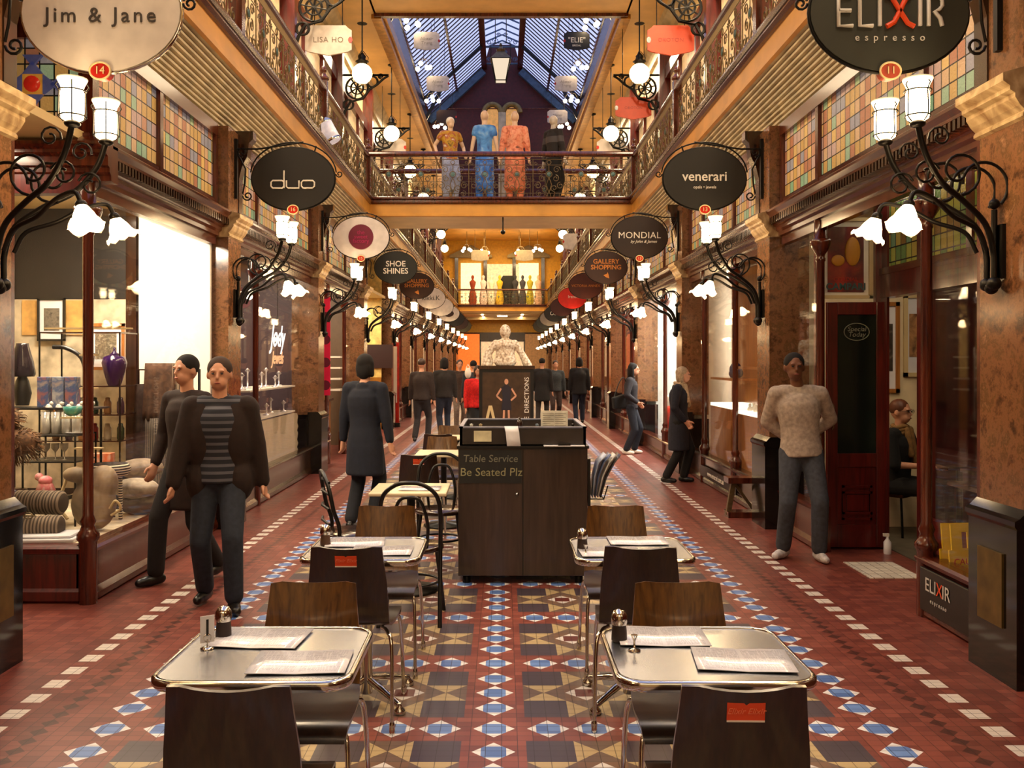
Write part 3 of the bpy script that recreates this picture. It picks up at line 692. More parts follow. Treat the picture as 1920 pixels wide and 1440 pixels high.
for k in range(-1, 12):
    for s in (-1,1):
        l = empty('wall_lamp', (s*PF, pc(k), 2.20), PI if s > 0 else 0,
            'black iron four-light wall lamp on the %s %s pillar %s' % (ORD[max(k,0)], SIDE[s], NEAR.get((s,k), 'from the front')) if k >= 0 else 'iron wall lamp on the %s pillar beside the camera' % SIDE[s], 'wall lamp', 'wall lamps on the %s pillars' % SIDE[s])
        mk('arms', LA, l)
        for q in (-1,1):
            sh = mk('upright_shade', LS, l, (.525,q*.195,.655)); mk('wire_cage', LC, sh)
            t_ = mk('tulip_shade', LT, l, (.57,q*.195,.23)); t_.rotation_euler = (q*.25, -.35, 0)
# ================================================================ OVAL SHOP SIGNS
def oval(rx, rz, n=40, z0=0): return [(rx*math.cos(2*PI*i/n), z0+rz*math.sin(2*PI*i/n)) for i in range(n)]
def oval_sign(s, k, face, label, num, rimc='iron', deco=None, rx=.413, rz=.31, z=3.47):
    x = s*2.06
    r = empty('hanging_sign', (x, pc(k), z), 0, label, 'sign', 'oval shop signs hanging from the %s pillars' % SIDE[s])
    MB().extr(oval(rx, rz), -.018, .018).build('board', face, r)
    MB().tube([(a,0,c) for a,c in oval(rx+.004, rz+.004)], .011, 6, True).build('rim', M[rimc] if isinstance(rimc,str) else rimc, r)
    if num:
        n_ = MB().extr(oval(.052,.042,24,-rz-.0), -.028, .028).build('number_disc', M['red'] if num != '11' else plain('clay_red',(176,74,52),.4), r)
        MB().tube([(a,-.028,c) for a,c in oval(.054,.044,24,-rz)], .006, 5, True).build('disc_rim', M['cream'], n_)
        text(num, .055, n_, (0,-.033,-rz), M['cream'], 'number', .002)
    b_ = MB(); d = s
    arc = [(1.04*rx*math.cos(a)*1.0, .045+rz*1.04*math.sin(a)) for a in [PI*(.02+.96*i/20) for i in range(21)]]
    b_.tube([(a,0,c) for a,c in arc], .008, 6)
    b_.tube([(a,0,c) for a,c in spiral(-d*(rx*1.04+.03), .05, .035, .012, 0 if d>0 else PI, -1.2*d, 12)], .007, 6)
    # scroll against the pillar
    xx = d*(PF-2.06-.03)
    b_.tube([(a,0,c) for a,c in [(xx-d*.0,.25),(xx-d*.03,.2),(xx-d*.08,.1),(xx-d*.07,-.05),(xx-d*.05,-.15)]], .009, 6)
    b_.tube([(a,0,c) for a,c in spiral(xx-d*.10, -.17, .05, .015, 0 if d>0 else PI, -1.3*d, 14)], .008, 6)
    b_.tube([(a,0,c) for a,c in spiral(xx-d*.05, .27, .05, .015, -PI/2, 1.3*d, 14)], .008, 6)
    b_.tube([(xx+d*.03,0,.30),(xx-d*.2,0,.30),(-d*.1,0,rz+.06)], .009, 6)
    b_.box(min(xx+d*.0,xx+d*.03),max(xx+d*.0,xx+d*.03),-.02,.02,-.2,.4)
    for a in (-.5,.5): b_.tube([(rx*a,0,rz*.84),(rx*a*1.1,0,rz*.97+.03)], .008, 5)
    b_.build('scroll_bracket', M['iron'], r)
    return r
def face(name, c, rough=.45): return plain(name, c, rough, var=.06)
F = -.021
blk = face('black_sign', (22,19,17)); wht = face('ivory_sign', (214,204,194)); brn = face('brown_sign', (52,26,16)); gry = face('charcoal_sign', (46,48,40))
ink = face('dark_ink', (60,54,50)); sil = face('silver_letter', (206,202,196)); orl = face('gold_letter', (196,120,44))
q = oval_sign(-1, 0, wht, 'large ivory oval hanging sign reading Jim & Jane', '14', 'chrome')
text('Jim & Jane', .112, q, (0,F,-.02), ink, 'name_lettering', .003, space=1.25)
q = oval_sign(1, 0, gry, 'large charcoal oval hanging sign reading ELIXIR espresso', '11', 'iron')
X0 = 0
def stroke(mb, pts, r=.011): mb.tube([(a,F-.004,c) for a,c in pts], r, 6)
e = MB(); zt, zb = .08, -.075
for x in (-.27,): stroke(e, [(x+.07,zt),(x,zt),(x,zb),(x+.075,zb)]); stroke(e, [(x,.005),(x+.065,.005)])
stroke(e, [(-.16,zt),(-.16,zb),(-.09,zb)]); stroke(e, [(-.055,zt),(-.055,zb)]); stroke(e, [(.155,zt),(.155,zb)])
stroke(e, [(.20,zb),(.20,zt),(.245,zt),(.268,.065),(.27,.03),(.255,.01),(.23,.0),(.26,-.035),(.27,zb)])
e.build('name_lettering', sil, q)
e = MB(); stroke(e, [(-.025,zt),(.01,.07),(.05,.003),(.09,-.06),(.125,-.078)], .014); stroke(e, [(.105,zt),(.08,.065),(.05,.003),(.02,-.055),(-.02,-.078)], .014)
e.build('orange_letter', M['orange'], q)
text('espresso', .052, q, (0,F,-.135), sil, 'small_lettering', .002, space=2.0)
q = oval_sign(-1, 1, blk, 'black oval hanging sign reading duo in thin white letters', '16')
e = MB(); 
def loop(x0,x1,z0,z1,r=.018): return [(x0+r,z0),(x1-r,z0),(x1,z0+r),(x1,z1-r),(x1-r,z1),(x0+r,z1),(x0,z1-r),(x0,z0+r),(x0+r,z0)]
stroke(e, loop(-.22,-.09,-.095,-.02), .008); stroke(e, [(-.09,.08),(-.09,-.095)], .008)
stroke(e, [(-.065,-.02),(-.065,-.08),(-.05,-.095),(.06,-.095),(.06,-.02)], .008); stroke(e, loop(.085,.215,-.095,-.02), .008)
e.build('name_lettering', M['white'], q)
q = oval_sign(1, 1, face('black_green_sign',(26,24,20)), 'black oval hanging sign reading venerari opals and jewels', '13')
text('venerari', .135, q, (0,F,.02), M['white'], 'name_lettering', .002, sx=1.0, bold=.0015)
text('opals • jewels', .042, q, (0,F,-.085), M['white'], 'small_lettering', .002)
q = oval_sign(-1, 2, face('white_sign',(226,218,214)), 'white oval hanging sign with a maroon disc', '15')
dsc = MB().extr(oval(.185,.185,32,.01), -.026, -.017).build('maroon_disc', face('maroon_disc',(110,18,50)), q)
text('the\nsweet\nfactory', .085, dsc, (0,-.03,.01), face('pink_ink',(176,20,90)), 'lettering', .001, line=.75)
q = oval_sign(1, 2, face('umber_sign',(38,22,16)), 'dark brown oval hanging sign reading MONDIAL', '13')
text('MONDIAL', .135, q, (0,F,.03), M['white'], 'name_lettering', .002, space=1.05)
text('by John & James', .06, q, (.06,F,-.06), M['white'], 'script_lettering', .001, shear=.4)
q = oval_sign(-1, 3, face('green_black_sign',(20,22,18)), 'black oval hanging sign reading SHOE SHINES', None)
text('SHOE\nSHINES', .155, q, (0,F,.0), M['white'], 'name_lettering', .002, bold=.002, line=.9)
for s, k in ((-1,4),(1,3)):
    q = oval_sign(s, k, brn, 'brown oval hanging sign reading GALLERY SHOPPING on the %s' % SIDE[s], None)
    text('GALLERY\nSHOPPING', .125, q, (0,F,.06), orl, 'name_lettering', .002, bold=.002, line=.9)
    MB().extr([(-.05,-.15),(.02,-.12),(.03,-.09),(.05,-.15),(.06,-.21),(.0,-.19)], -.03,-.018).build('pointing_hand', orl, q)
q = oval_sign(1, 4, face('red_brown_sign',(74,26,16)), 'red brown oval hanging sign beyond the right GALLERY SHOPPING sign', None)
text('VICTORIA ANNEX', .085, q, (0,F,.0), orl, 'name_lettering', .002)
q = oval_sign(-1, 5, wht, 'white oval hanging sign reading kikki.K', None); text('kikki.K', .19, q, (0,F,.0), M['black'], 'name_lettering', .002)
q = oval_sign(1, 5, face('red_sign',(206,30,16)), 'bright red oval hanging sign on the right', None); text('Irene', .12, q, (0,F,.04), M['white'], 'name_lettering', .002)
fl = {(-1,6):('plain white oval sign beyond the kikki.K sign',wht),(1,6):('dark red oval sign beyond the bright red sign',face('wine_sign',(60,16,12))),
 (-1,7):('white oval sign with a brown centre far along the left',wht),(1,7):('black oval sign with white letters far along the right',blk),
 (-1,8):('dark oval sign, ninth on the left',blk),(1,8):('grey oval sign, ninth on the right',face('grey_sign',(140,130,116))),
 (-1,9):('brown oval sign, tenth on the left',brn),(1,9):('dark oval sign, tenth on the right',gry),
 (-1,10):('olive oval sign, last on the left',face('olive_sign',(70,66,44))),(1,10):('dark olive oval sign, last on the right',face('olive_sign',(50,46,32)))}
for (s,k), (lb, mt) in fl.items():
    q = oval_sign(s, k, mt, lb, None)
    if (s,k) == (-1,7): MB().extr(oval(.2,.13,24), -.028,-.018).build('brown_centre', brn, q)
    if (s,k) == (1,7): text('Oui', .2, q, (-.05,F,0), M['white'], 'name_lettering')
# ================================================================ UPPER HANGING SIGNS, PENDANTS
def plate(w_, h_):   # shield-ended rectangular board
    c = .06
    return [(-w_/2+c,-h_/2+.03),(0,-h_/2-.03),(w_/2-c,-h_/2+.03),(w_/2,-h_/2+.06),(w_/2,h_/2-.06),(w_/2-c,h_/2-.02),(w_/2-.1,h_/2+.02),(-w_/2+.1,h_/2+.02),(-w_/2+c,h_/2-.02),(-w_/2,h_/2-.06),(-w_/2,-h_/2+.06)]
def board_sign(x, y, z, w_, h_, mat, label, txt=None, tm=None, size=.1, drop=.6):
    r = empty('hanging_board_sign', (x,y,z), 0, label, 'sign')
    MB().extr(plate(w_,h_), -.02, .02).build('board', mat, r)
    m_ = MB()
    top = 8.75 if z < 9 else 14.55
    for a in (-.3,.3): m_.tube([(w_*a,0,h_/2),(w_*a,0,top-z)], .008, 5)
    m_.build('hanger', M['iron'], r)
    MB().extr(oval(.035,.05,14), -.028, -.02).build('number_disc', M['red'] if mat != M['orange'] else M['darkwood'], r).location = ((w_/2-.02)*(1 if x < 0 else -1),0,0)
    if txt: text(txt, size, r, (0,-.024,0), tm, 'lettering', .001, space=1.1)
    return r
grey = face('grey_ink',(150,140,126))
board_sign(-2.81,14.9,6.88,.76,.44, wht, 'cream board sign reading LISA HO above the left railing', 'LISA HO', face('bronze_ink',(110,94,74)), .125)
board_sign(2.78,14.9,6.88,.76,.44, M['orange'], 'nearer orange board sign above the right railing', 'OROTON', face('dark_orange',(170,50,20)), .09)
board_sign(2.80,19.3,6.99,.76,.42, M['orange'], 'farther orange board sign above the right gallery', 'OROTON', face('dark_orange',(170,50,20)), .08)
board_sign(-2.85,23.6,7.16,.76,.4, wht, 'cream board sign hanging low over the left gallery beyond the bridge')
board_sign(2.85,23.6,7.16,.76,.4, wht, 'cream board sign hanging low over the right gallery beyond the bridge')
for i in range(3):
    d = 30.4+4.365*i
    for s in (-1,1):
        nm = [('nearest','white'),('middle','white'),('farthest','white')][i]
        b_ = blk if (s,i) == (1,0) else wht
        if (s,i) == (-1,2): b_ = brn
        q = board_sign(s*(2.50 - .06*i), d, 12.3-.1*i, .86, .56, b_, ('black board sign reading ELIE under the roof, top right' if b_ is blk else '%s %s board sign under the glazed roof on the %s' % (nm[0], 'white' if b_ is wht else 'dark', SIDE[s])), None, None)
        if b_ is blk: text('"ELIE"', .24, q, (0,-.024,.02), M['white'], 'lettering'); text('BRIDAL', .09, q, (0,-.024,-.16), M['white'], 'small_lettering')
        elif b_ is wht: text('Alistair\nTrung', .15, q, (0,-.024,0), grey, 'lettering', line=.9)
# pendant globes under the gallery ceiling
def pendant_parts(rad=.19):
    rod = MB().tube([(0,0,.36),(0,0,1.65)], .014, 6).lathe([(.0,1.66),(.09,1.65),(.09,1.63),(.02,1.6)], n=12).lathe([(.1,.95),(.0,.97)], n=10)
    hood = MB().lathe([(.075,.17),(.10,.2),(.10,.22),(.13,.23),(.06,.27),(.075,.33),(.05,.36),(.02,.4)], n=14)
    for i in range(3):
        a = i*2*PI/3; hood.tube([(.09*math.cos(a),.09*math.sin(a),.2),(.12*math.cos(a),.12*math.sin(a),.3),(.02*math.cos(a),.02*math.sin(a),.43)], .007, 5)
    gl = MB().ball((0,0,0), rad, 18, 12)
    cg = MB()
    for i in range(4):
        a = i*PI/4; cg.tube([(1.03*rad*math.cos(t)*math.cos(a),1.03*rad*math.cos(t)*math.sin(a),1.03*rad*math.sin(t)) for t in [2*PI*j/20 for j in range(20)]], .004, 4, True)
    cg.ball((0,0,-rad-.02), .022)
    return rod.mesh('rod', M['iron']), hood.mesh('hood', M['iron']), gl.mesh('globe', M['globe']), cg.mesh('cage', M['brass'])
PR, PH, PG, PCG = pendant_parts()
for i in range(7):
    d = 17.3 + 4.365*i + (.2 if i else 0)
    for s in (-1,1):
        if d > 43: continue
        l = empty('pendant_lamp', (s*2.63, d, 7.09), 0, 'round glass pendant lamp under the %s gallery ceiling, %s from the front' % (SIDE[s], ORD[i]), 'pendant lamp', 'globe pendants over the galleries')
        mk('rod', PR, l); mk('hood', PH, l); mk('globe', PG, l); mk('wire_cage', PCG, l)
# pierced iron brackets on gallery posts
bm_ = MB()
def P2(pts, r=.012): bm_.tube([(a,0,c) for a,c in pts], r, 5)
bm_.tube([(-.0,0,.0),(-.95,0,.0)], .022, 6)
for (cx,cz,rr) in ((-.30,-.27,.23),(-.62,-.14,.11),(-.12,-.62,.10)):
    bm_.tube([(a,0,c) for a,c in ring(cx,cz,rr,22)], .016, 5, True)
bm_.tube([(a,0,c) for a,c in ring(-.30,-.27,.13,16)], .012, 5, True)
for i in range(8):
    a = i*PI/4+.2; P2([(-.30,-.27),(-.30+.23*math.cos(a),-.27+.23*math.sin(a))], .010)
P2([tuple(p[:2]) for p in [( -.0,-.95),(-.05,-.75),(-.16,-.56),(-.42,-.5),(-.56,-.3),(-.72,-.2),(-.85,-.08),(-.95,-.02)]], .02)
P2(spiral(-.8,-.02,.06,.02,-PI/2,1.2,10), .012)
bkm = bm_.mesh('bracket', M['iron'])
for k in range(2, 9):
    for s in (-1,1):
        r = empty('iron_bracket', (s*3.30, pc(k)+1.2, 7.62), 0 if s > 0 else PI, 'pierced iron bracket with a wheel motif on the %s gallery, %s from the front' % (SIDE[s], ORD[k-2]), 'bracket', 'pierced iron gallery brackets')
        mk('scrollwork', bkm, r); mk('scrollwork', bkm, r).location = (.02,0,0)
# four-bulb clusters high up
cm_ = MB()
for i in range(4):
    a = i*PI/2+PI/4; cm_.tube([(0,0,.25),(.16*math.cos(a),.16*math.sin(a),.22),(.26*math.cos(a),.26*math.sin(a),.05)], .012, 5)
cm_.tube([(0,0,.2),(0,0,1.35)], .015, 5); cmm = cm_.mesh('arms', M['brass'])
blb = MB().ball((0,0,0), .085, 10, 8).mesh('bulb', M['bulb'])
for i in range(4):
    for s in (-1,1):
        for j, xx in enumerate((2.95, )):
            r = empty('cluster_lamp', (s*xx, 30.4+4.365*i-.3, 12.80), .4*i, 'four-bulb cluster lamp under the roof, %s on the %s' % (ORD[i], SIDE[s]), 'cluster lamp', 'bulb clusters under the glazed roof')
            mk('arms', cmm, r)
            for q in range(4): a = q*PI/2+PI/4; mk('bulb', blb, r, (.26*math.cos(a),.26*math.sin(a),.0-.1*(q%2)))
# far clusters below the bridge gap
for s in (-1,1):
    for i, (xx, y, z) in enumerate(((1.95,50.2,8.3),(1.0,50.4,8.2))):
        r = empty('cluster_lamp', (s*xx, y, z-.5), .3, '%s cluster lamp in front of the yellow end wall on the %s' % (('outer','inner')[i], SIDE[s]), 'cluster lamp', 'bulb clusters before the yellow wall')
        mk('arms', cmm, r)
        for q in range(4): a = q*PI/2+PI/4; mk('bulb', blb, r, (.26*math.cos(a),.26*math.sin(a),-.1*(q%2)))
    board_sign(s*1.2, 49.5, 7.35, .95, .55, face('pale_board',(200,190,170)), 'pale board sign hanging before the yellow end wall on the %s' % SIDE[s])
    q = empty('pendant_lamp', (s*2.9, 46.0, 7.3), 0, 'round pendant lamp nearest the yellow end wall on the %s' % SIDE[s], 'pendant lamp', 'globe pendants over the galleries')
    mk('rod', PR, q); mk('hood', PH, q); mk('globe', PG, q)
board_sign(2.56, 33, 5.95, .7, .55, wht, 'white square board sign with a black emblem at the right beyond the bridge', None)
# central lantern
r = empty('hanging_lantern', (-.02, 25, 9.3), 0, 'square glazed street lantern hanging beneath the roof light', 'lantern')
def frus(a,b_,z0,z1): return [(-a,-a,z0),(a,-a,z0),(a,a,z0),(-a,a,z0),(-b_,-b_,z1),(b_,-b_,z1),(b_,b_,z1),(-b_,b_,z1)]
FQ = [(0,3,2,1),(4,5,6,7),(0,1,5,4),(1,2,6,5),(2,3,7,6),(3,0,4,7)]
MB().add(frus(.135,.24,0,.56), FQ).build('glass_body', emis('soft_lantern_glass',(1,.80,.58),.75), r)
f_ = MB()
for i,j in ((-1,-1),(1,-1),(1,1),(-1,1)): f_.tube([(.14*i,.14*j,0),(.25*i,.25*j,.57)], .014, 5)
for a,z in ((.14,0),(.25,.57)):
    f_.tube([(-a,-a,z),(a,-a,z),(a,a,z),(-a,a,z)], .016, 5, True)
f_.build('frame', M['iron'], r)
MB().add(frus(.27,.10,.57,.80), FQ).add(frus(.10,.12,.80,.86), FQ).lathe([(.10,.86),(.05,.93),(.03,.98),(.05,1.0),(.0,1.06)], n=8).build('roof', M['brass'], r)
MB().tube([(-.27,0,.57),(-.27,0,1.05),(.27,0,1.05),(.27,0,.57)], .012, 5).tube([(-.15,0,1.05),(-.15,0,6.6)], .012, 5).tube([(.15,0,1.05),(.15,0,6.6)], .012, 5).build('hanger', M['iron'], r)
# security camera under the bridge
r = empty('security_camera', (.04,17.9,4.18), 0, 'small camera on a stem under the near bridge', 'camera')
MB().tube([(0,0,0),(0,0,.3)], .015, 6).lathe([(.0,-.06),(.04,-.04),(.05,0),(.03,.03)], n=12).build('dome', M['iron'], r)
# clear acrylic lamp on the left railing
r = empty('spotlight_lantern', (-2.52,13.4,5.02), 0, 'cylindrical glass flood lamp tilted against the left gallery cornice', 'lamp')
q = Matrix.Rotation(-.5,3,'Y')
MB().lathe([(.09,-.18),(.11,-.16),(.11,.14),(.09,.17),(.05,.2)], mt=q, n=14).build('glass_body', plain('frosted_glass_lamp',(214,206,210),.2,em=.4), r)
MB().lathe([(.115,-.17),(.12,-.15),(.115,-.13)], mt=q, n=14, cap=False).lathe([(.115,.12),(.12,.14),(.06,.21),(.03,.24)], mt=q, n=14).build('fittings', M['chrome'], r)
# ================================================================ FURNITURE
def ply_chair():
    r = empty('cafe_chair')
    # shell profile in (y,z): y toward table; back at y=0
    th = .012
    def sheet(prof, widths, name, mat, bend=0):
        n = 9; vs = []; m_ = len(prof)
        for side in (0,1):
            for i,(y,z) in enumerate(prof):
                a = prof[max(i-1,0)]; c = prof[min(i+1,m_-1)]; t = Vector((c[0]-a[0], c[1]-a[1])).normalized(); nx, nz = -t.y, t.x
                for j in range(n):
                    u_ = -1+2*j/(n-1); w_ = widths[i]*u_/2; dy = bend[i]*(1-u_*u_) if bend else 0
                    tz = 0
                    if i == 0: tz = .016*(u_*u_-.55) if abs(u_) < .95 else -.004
                    vs.append((w_, y + dy + nx*th*(side-.5), z + tz + nz*th*(side-.5)))
        fs = []
        N = n*m_
        for i in range(m_-1):
            for j in range(n-1):
                a = i*n+j; fs += [(a,a+1,a+n+1,a+n),(N+a+n,N+a+n+1,N+a+1,N+a)]
        for i in range(m_-1): fs += [(i*n,(i+1)*n,N+(i+1)*n,N+i*n),(i*n+n-1,N+i*n+n-1,N+(i+1)*n+n-1,(i+1)*n+n-1)]
        for j in range(n-1): fs += [(j,N+j,N+j+1,j+1),((m_-1)*n+j,(m_-1)*n+j+1,N+(m_-1)*n+j+1,N+(m_-1)*n+j)]
        o = MB().add(vs, fs, True).build(name, mat, r)
        es = o.modifiers.new('edge','EDGE_SPLIT'); es.split_angle = math.radians(40)
        return o
    back = [(-.035,.825),(-.02,.74),(-.005,.65),(.005,.57),(.015,.50),(.03,.47)]
    sheet(back, [.315,.33,.35,.36,.365,.365], 'backrest', M['ply'], [-.028,-.026,-.02,-.014,-.008,-.002])
    seat = [(.03,.47),(.06,.452),(.14,.444),(.24,.446),(.33,.452),(.37,.445),(.395,.425),(.40,.405)]
    sheet(seat, [.365,.375,.39,.40,.40,.395,.39,.38], 'seat', M['ply'])
    for sx_, y0_, y1_ in ((-1,.10,-.06),(1,.10,-.06),(-1,.28,.42),(1,.28,.42)):
        MB().tube(S([(sx_*.14,y0_,.425),(sx_*.17,(y0_*2+y1_)/3,.42),(sx_*.195,y1_*.6+y0_*.4,.36),(sx_*.205,y1_,.015)]), .0095, 8).lathe([(.014,0),(.014,.04),(.010,.05)], (sx_*.205,y1_,0), 8).build('leg', M['chrome'], r)
    fr = MB()
    for sx_ in (-1,1): fr.tube([(sx_*.14,.10,.425),(sx_*.14,.28,.425)], .009, 8)
    fr.tube([(-.14,.19,.425),(.14,.19,.425)], .009, 8).build('seat_frame', M['chrome'], r)
    return r
PC = ply_chair(); used = [False]
sticker = MB().box(-.048,.048,-.0015,.0015,-.025,.022); 
def place_chair(x, y, rz, label, stick=False, light=False):
    if not used[0]: c = PC; used[0] = True
    else: c = copy_tree(PC)
    place(c, (x,y,0), rz, label, 'chair', 'brown plywood cafe chairs')
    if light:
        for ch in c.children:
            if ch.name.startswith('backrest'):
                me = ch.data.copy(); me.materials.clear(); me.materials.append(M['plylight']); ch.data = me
    if stick:
        st = sticker.build('orange_sticker', M['orange'], c, loc=(.0,-.057,.765)); st.rotation_euler = (.17,0,0); st['label'] = 'orange sticker'
        text('Elixir Elixir', .022, st, (0,-.003,0), face('pale_orange',(240,130,90)), 'lettering', .0004, shear=.3)
        MB().box(-.048,.048,-.002,-.001,-.030,-.025).build('sticker_edge', M['white'], st)
    return c
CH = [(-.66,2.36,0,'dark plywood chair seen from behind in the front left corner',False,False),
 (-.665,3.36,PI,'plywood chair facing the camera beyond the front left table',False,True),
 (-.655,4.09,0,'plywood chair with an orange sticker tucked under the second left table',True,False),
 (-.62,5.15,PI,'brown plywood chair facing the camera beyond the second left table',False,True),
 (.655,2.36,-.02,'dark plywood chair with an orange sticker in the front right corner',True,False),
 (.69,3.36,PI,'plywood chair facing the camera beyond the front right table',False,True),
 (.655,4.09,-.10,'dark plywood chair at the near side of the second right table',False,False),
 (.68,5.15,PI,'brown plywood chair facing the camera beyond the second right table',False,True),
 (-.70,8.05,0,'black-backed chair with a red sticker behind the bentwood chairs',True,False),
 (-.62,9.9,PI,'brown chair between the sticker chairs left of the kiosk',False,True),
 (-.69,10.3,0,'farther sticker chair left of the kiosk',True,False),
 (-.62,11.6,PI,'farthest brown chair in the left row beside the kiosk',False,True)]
for a in CH: place_chair(*a)
# tables
def cafe_table():
    r = empty('cafe_table')
    def rr(a, b_, rad, n=6):
        out = []
        for cx,cy,a0 in ((a-rad,b_-rad,0),(-a+rad,b_-rad,PI/2),(-a+rad,-b_+rad,PI),(a-rad,-b_+rad,1.5*PI)):
            out += [(cx+rad*math.cos(a0+PI/2*i/n), cy+rad*math.sin(a0+PI/2*i/n)) for i in range(n+1)]
        return out
    MB().extr(rr(.283,.263,.075), .714, .733, 'z').build('tabletop', M['steel'], r)
    m_ = MB(); pr = rr(.288,.268,.08); n = len(pr); rings_ = []
    vs = []
    for (off,z) in ((0,.705),(.006,.715),(.006,.732),(.0,.738),(-.008,.738),(-.008,.732)):
        vs += [(x*(1+off/.29), y*(1+off/.27), z) for x,y in pr]
    fs = [(i*n+k,i*n+(k+1)%n,(i+1)*n+(k+1)%n,(i+1)*n+k) for i in range(5) for k in range(n)]
    m_.add(vs, fs, True).build('rim', M['chrome'], r)
    MB().lathe([(.03,.03),(.03,.70),(.09,.705)], n=14).build('column', M['chrome'], r)
    MB().box(-.18,.18,-.02,.02,.69,.706).box(-.02,.02,-.18,.18,.69,.706).build('top_support', M['iron'], r)
    for i in range(4):
        a = PI/4+i*PI/2
        MB().tube(S([(.02*math.cos(a),.02*math.sin(a),.10),(.15*math.cos(a),.15*math.sin(a),.07),(.27*math.cos(a),.27*math.sin(a),.035)]), [.018]*5+[.015]*5+[.012], 8).lathe([(.022,0),(.03,.004),(.028,.02),(.012,.035),(.01,.05)], (.27*math.cos(a),.27*math.sin(a),0), 12).build('foot', M['chrome'], r)
    return r
CT = cafe_table(); TB = [(-.69,2.86,'front left steel cafe table with two menus and number 1 card'),(.66,2.86,'front right steel cafe table with two menus'),
  (-.625,4.45,'second steel table on the left beyond the sticker chair'),(.655,4.45,'second steel table on the right beside the kiosk')]
for i,(x,y,lb) in enumerate(TB):
    t = CT if i == 0 else copy_tree(CT); place(t, (x,y,0), 0, lb, 'table', 'steel cafe tables')
    if i > 1: t.scale = (.96,1,1)
wtop = plain('pale_table_top', (222,206,170), .25, var=.03)
for (x,y,lb) in ((-.62,6.55,'pale-topped table between the bentwood chairs'),(-.55,9.1,'pale-topped table behind the red sticker chair'),(-.5,11.0,'small pale-topped table farthest along the left row')):
    r = empty('cafe_table', (x,y,0), 0, lb, 'table')
    MB().box(-.27,.27,-.26,.26,.71,.735).build('tabletop', wtop, r, bev=.008); MB().lathe([(.2,0),(.2,.02),(.03,.04),(.03,.7),(.06,.71)], n=14).build('pedestal', M['iron'], r)
# menus on tables
m, nt, b = newmat('printed_menu'); v = coords(nt); sp_ = nt.nodes.new('ShaderNodeSeparateXYZ'); nt.links.new(v, sp_.inputs[0])
mx, my = E(nt, sp_.outputs[0]), E(nt, sp_.outputs[1])
row = ((my/.011).fract() < .42); nz_ = E(nt, noise(nt, coords(nt, scale=(90,8,1)), 3, 2)) > .47; edge = ((mx.abs() < .13)*(my.abs() < .095))*(mx.abs() > .006)
nt.links.new(mixc(nt, row*nz_*edge*.5, lin((222,222,232)), lin((110,110,120))), b.inputs['Base Color']); b.inputs['Roughness'].default_value = .25
b.inputs['Coat Weight'].default_value = .6; M['menu'] = m
mn = MB(); nn_ = 8
vs = []
for z in (0,.0025):
    for j in range(2):
        for i in range(nn_+1): x = -.145+.29*i/nn_; vs.append((x, -.105+.21*j, z+.003*abs(math.sin(x*12))+.001))
W_ = nn_+1
fs = []
for i in range(nn_): fs += [(i,i+W_,i+W_+1,i+1),(2*W_+i,2*W_+i+1,3*W_+i+1,3*W_+i),(i,i+1,2*W_+i+1,2*W_+i),(W_+i,3*W_+i,3*W_+i+1,W_+i+1)]
fs += [(0,2*W_,3*W_,W_),(nn_,W_+nn_,3*W_+nn_,2*W_+nn_)]
mn.add(vs, fs, True); mnm = mn.mesh('paper_menu', M['menu'])
def menu(x,y,z,rz,label):
    o = bpy.data.objects.new('paper_menu', mnm); COL.objects.link(o); place(o, (x,y,z), rz, label, 'menu', 'printed menus on the tables'); return o
menu(-.755,3.0,.7345,-.08,'printed menu at the back of the front left table')
menu(-.57,2.76,.7345,.03,'printed menu at the front right of the left table')
menu(.565,3.02,.7345,-.03,'printed menu at the back of the front right table')
menu(.77,2.78,.7345,-.1,'printed menu at the front of the right table')
menu(-.70,4.58,.7345,.1,'pale menu on the back of the second left table'); menu(-.54,4.38,.7345,.0,'white menu on the front of the second left table')
menu(.55,4.35,.7345,.05,'white menu on the left of the second right table'); menu(.72,4.62,.7345,0,'white menu at the back of the second right table')
menu(-.55,6.5,.7365,0,'white sheet on the table between the bentwood chairs')
# shakers and card
sugar = glassmat('clear_glass_jar', (.95,.95,.93), 1.2)
def shaker(x,y,z,label,fill=(40,22,14)):
    r = empty('sugar_shaker', (x,y,z), 0, label, 'shaker')
    MB().lathe([(.022,0),(.026,.004),(.025,.03),(.023,.05),(.024,.055)], n=14).build('sugar_fill', plain('brown_sugar',fill,.6), r)
    MB().lathe([(.0245,.055),(.027,.065),(.026,.085),(.018,.10),(.0,.105)], n=14).build('cap', M['chrome'], r)
    return r
shaker(-.885,3.02,.7335,'dark sugar shaker with a silver dome on the front left table')
shaker(.42,2.98,.7335,'dark sugar shaker with a silver dome on the front right table')
shaker(.425,4.42,.7335,'sugar shaker on the second right table'); shaker(-.84,4.52,.7335,'sugar shaker on the second left table',(90,60,40))
r = empty('table_number', (-.90,2.90,.7335), .55, 'white table number card reading 1 in a chrome clip', 'table number')
MB().box(-.022,.022,-.001,.001,.02,.105).build('card', M['paper'], r)
text('1', .075, r, (0,-.0015,.065), M['black'], 'numeral', .0004)
MB().lathe([(.022,0),(.022,.004),(.006,.008)], n=14).tube([(0,0,.005),(0,0,.03)], .0025, 6).tube([(a,0,.035+c) for a,c in ring(0,0,.012,12)], .002, 5, True).build('clip_stand', M['chrome'], r)
for x,y,lb in ((.455,2.88,'small glass vase base beside the right shaker'),(.43,4.30,'small glass stand beside the second right shaker')):
    MB().lathe([(.02,0),(.02,.003),(.004,.008),(.003,.03),(.009,.045),(.012,.05)], (0,0,0), 14).build('chrome_stand', M['chrome'], loc=(x,y,.7335)); tag(bpy.context.scene.objects[-1], lb, 'stand')
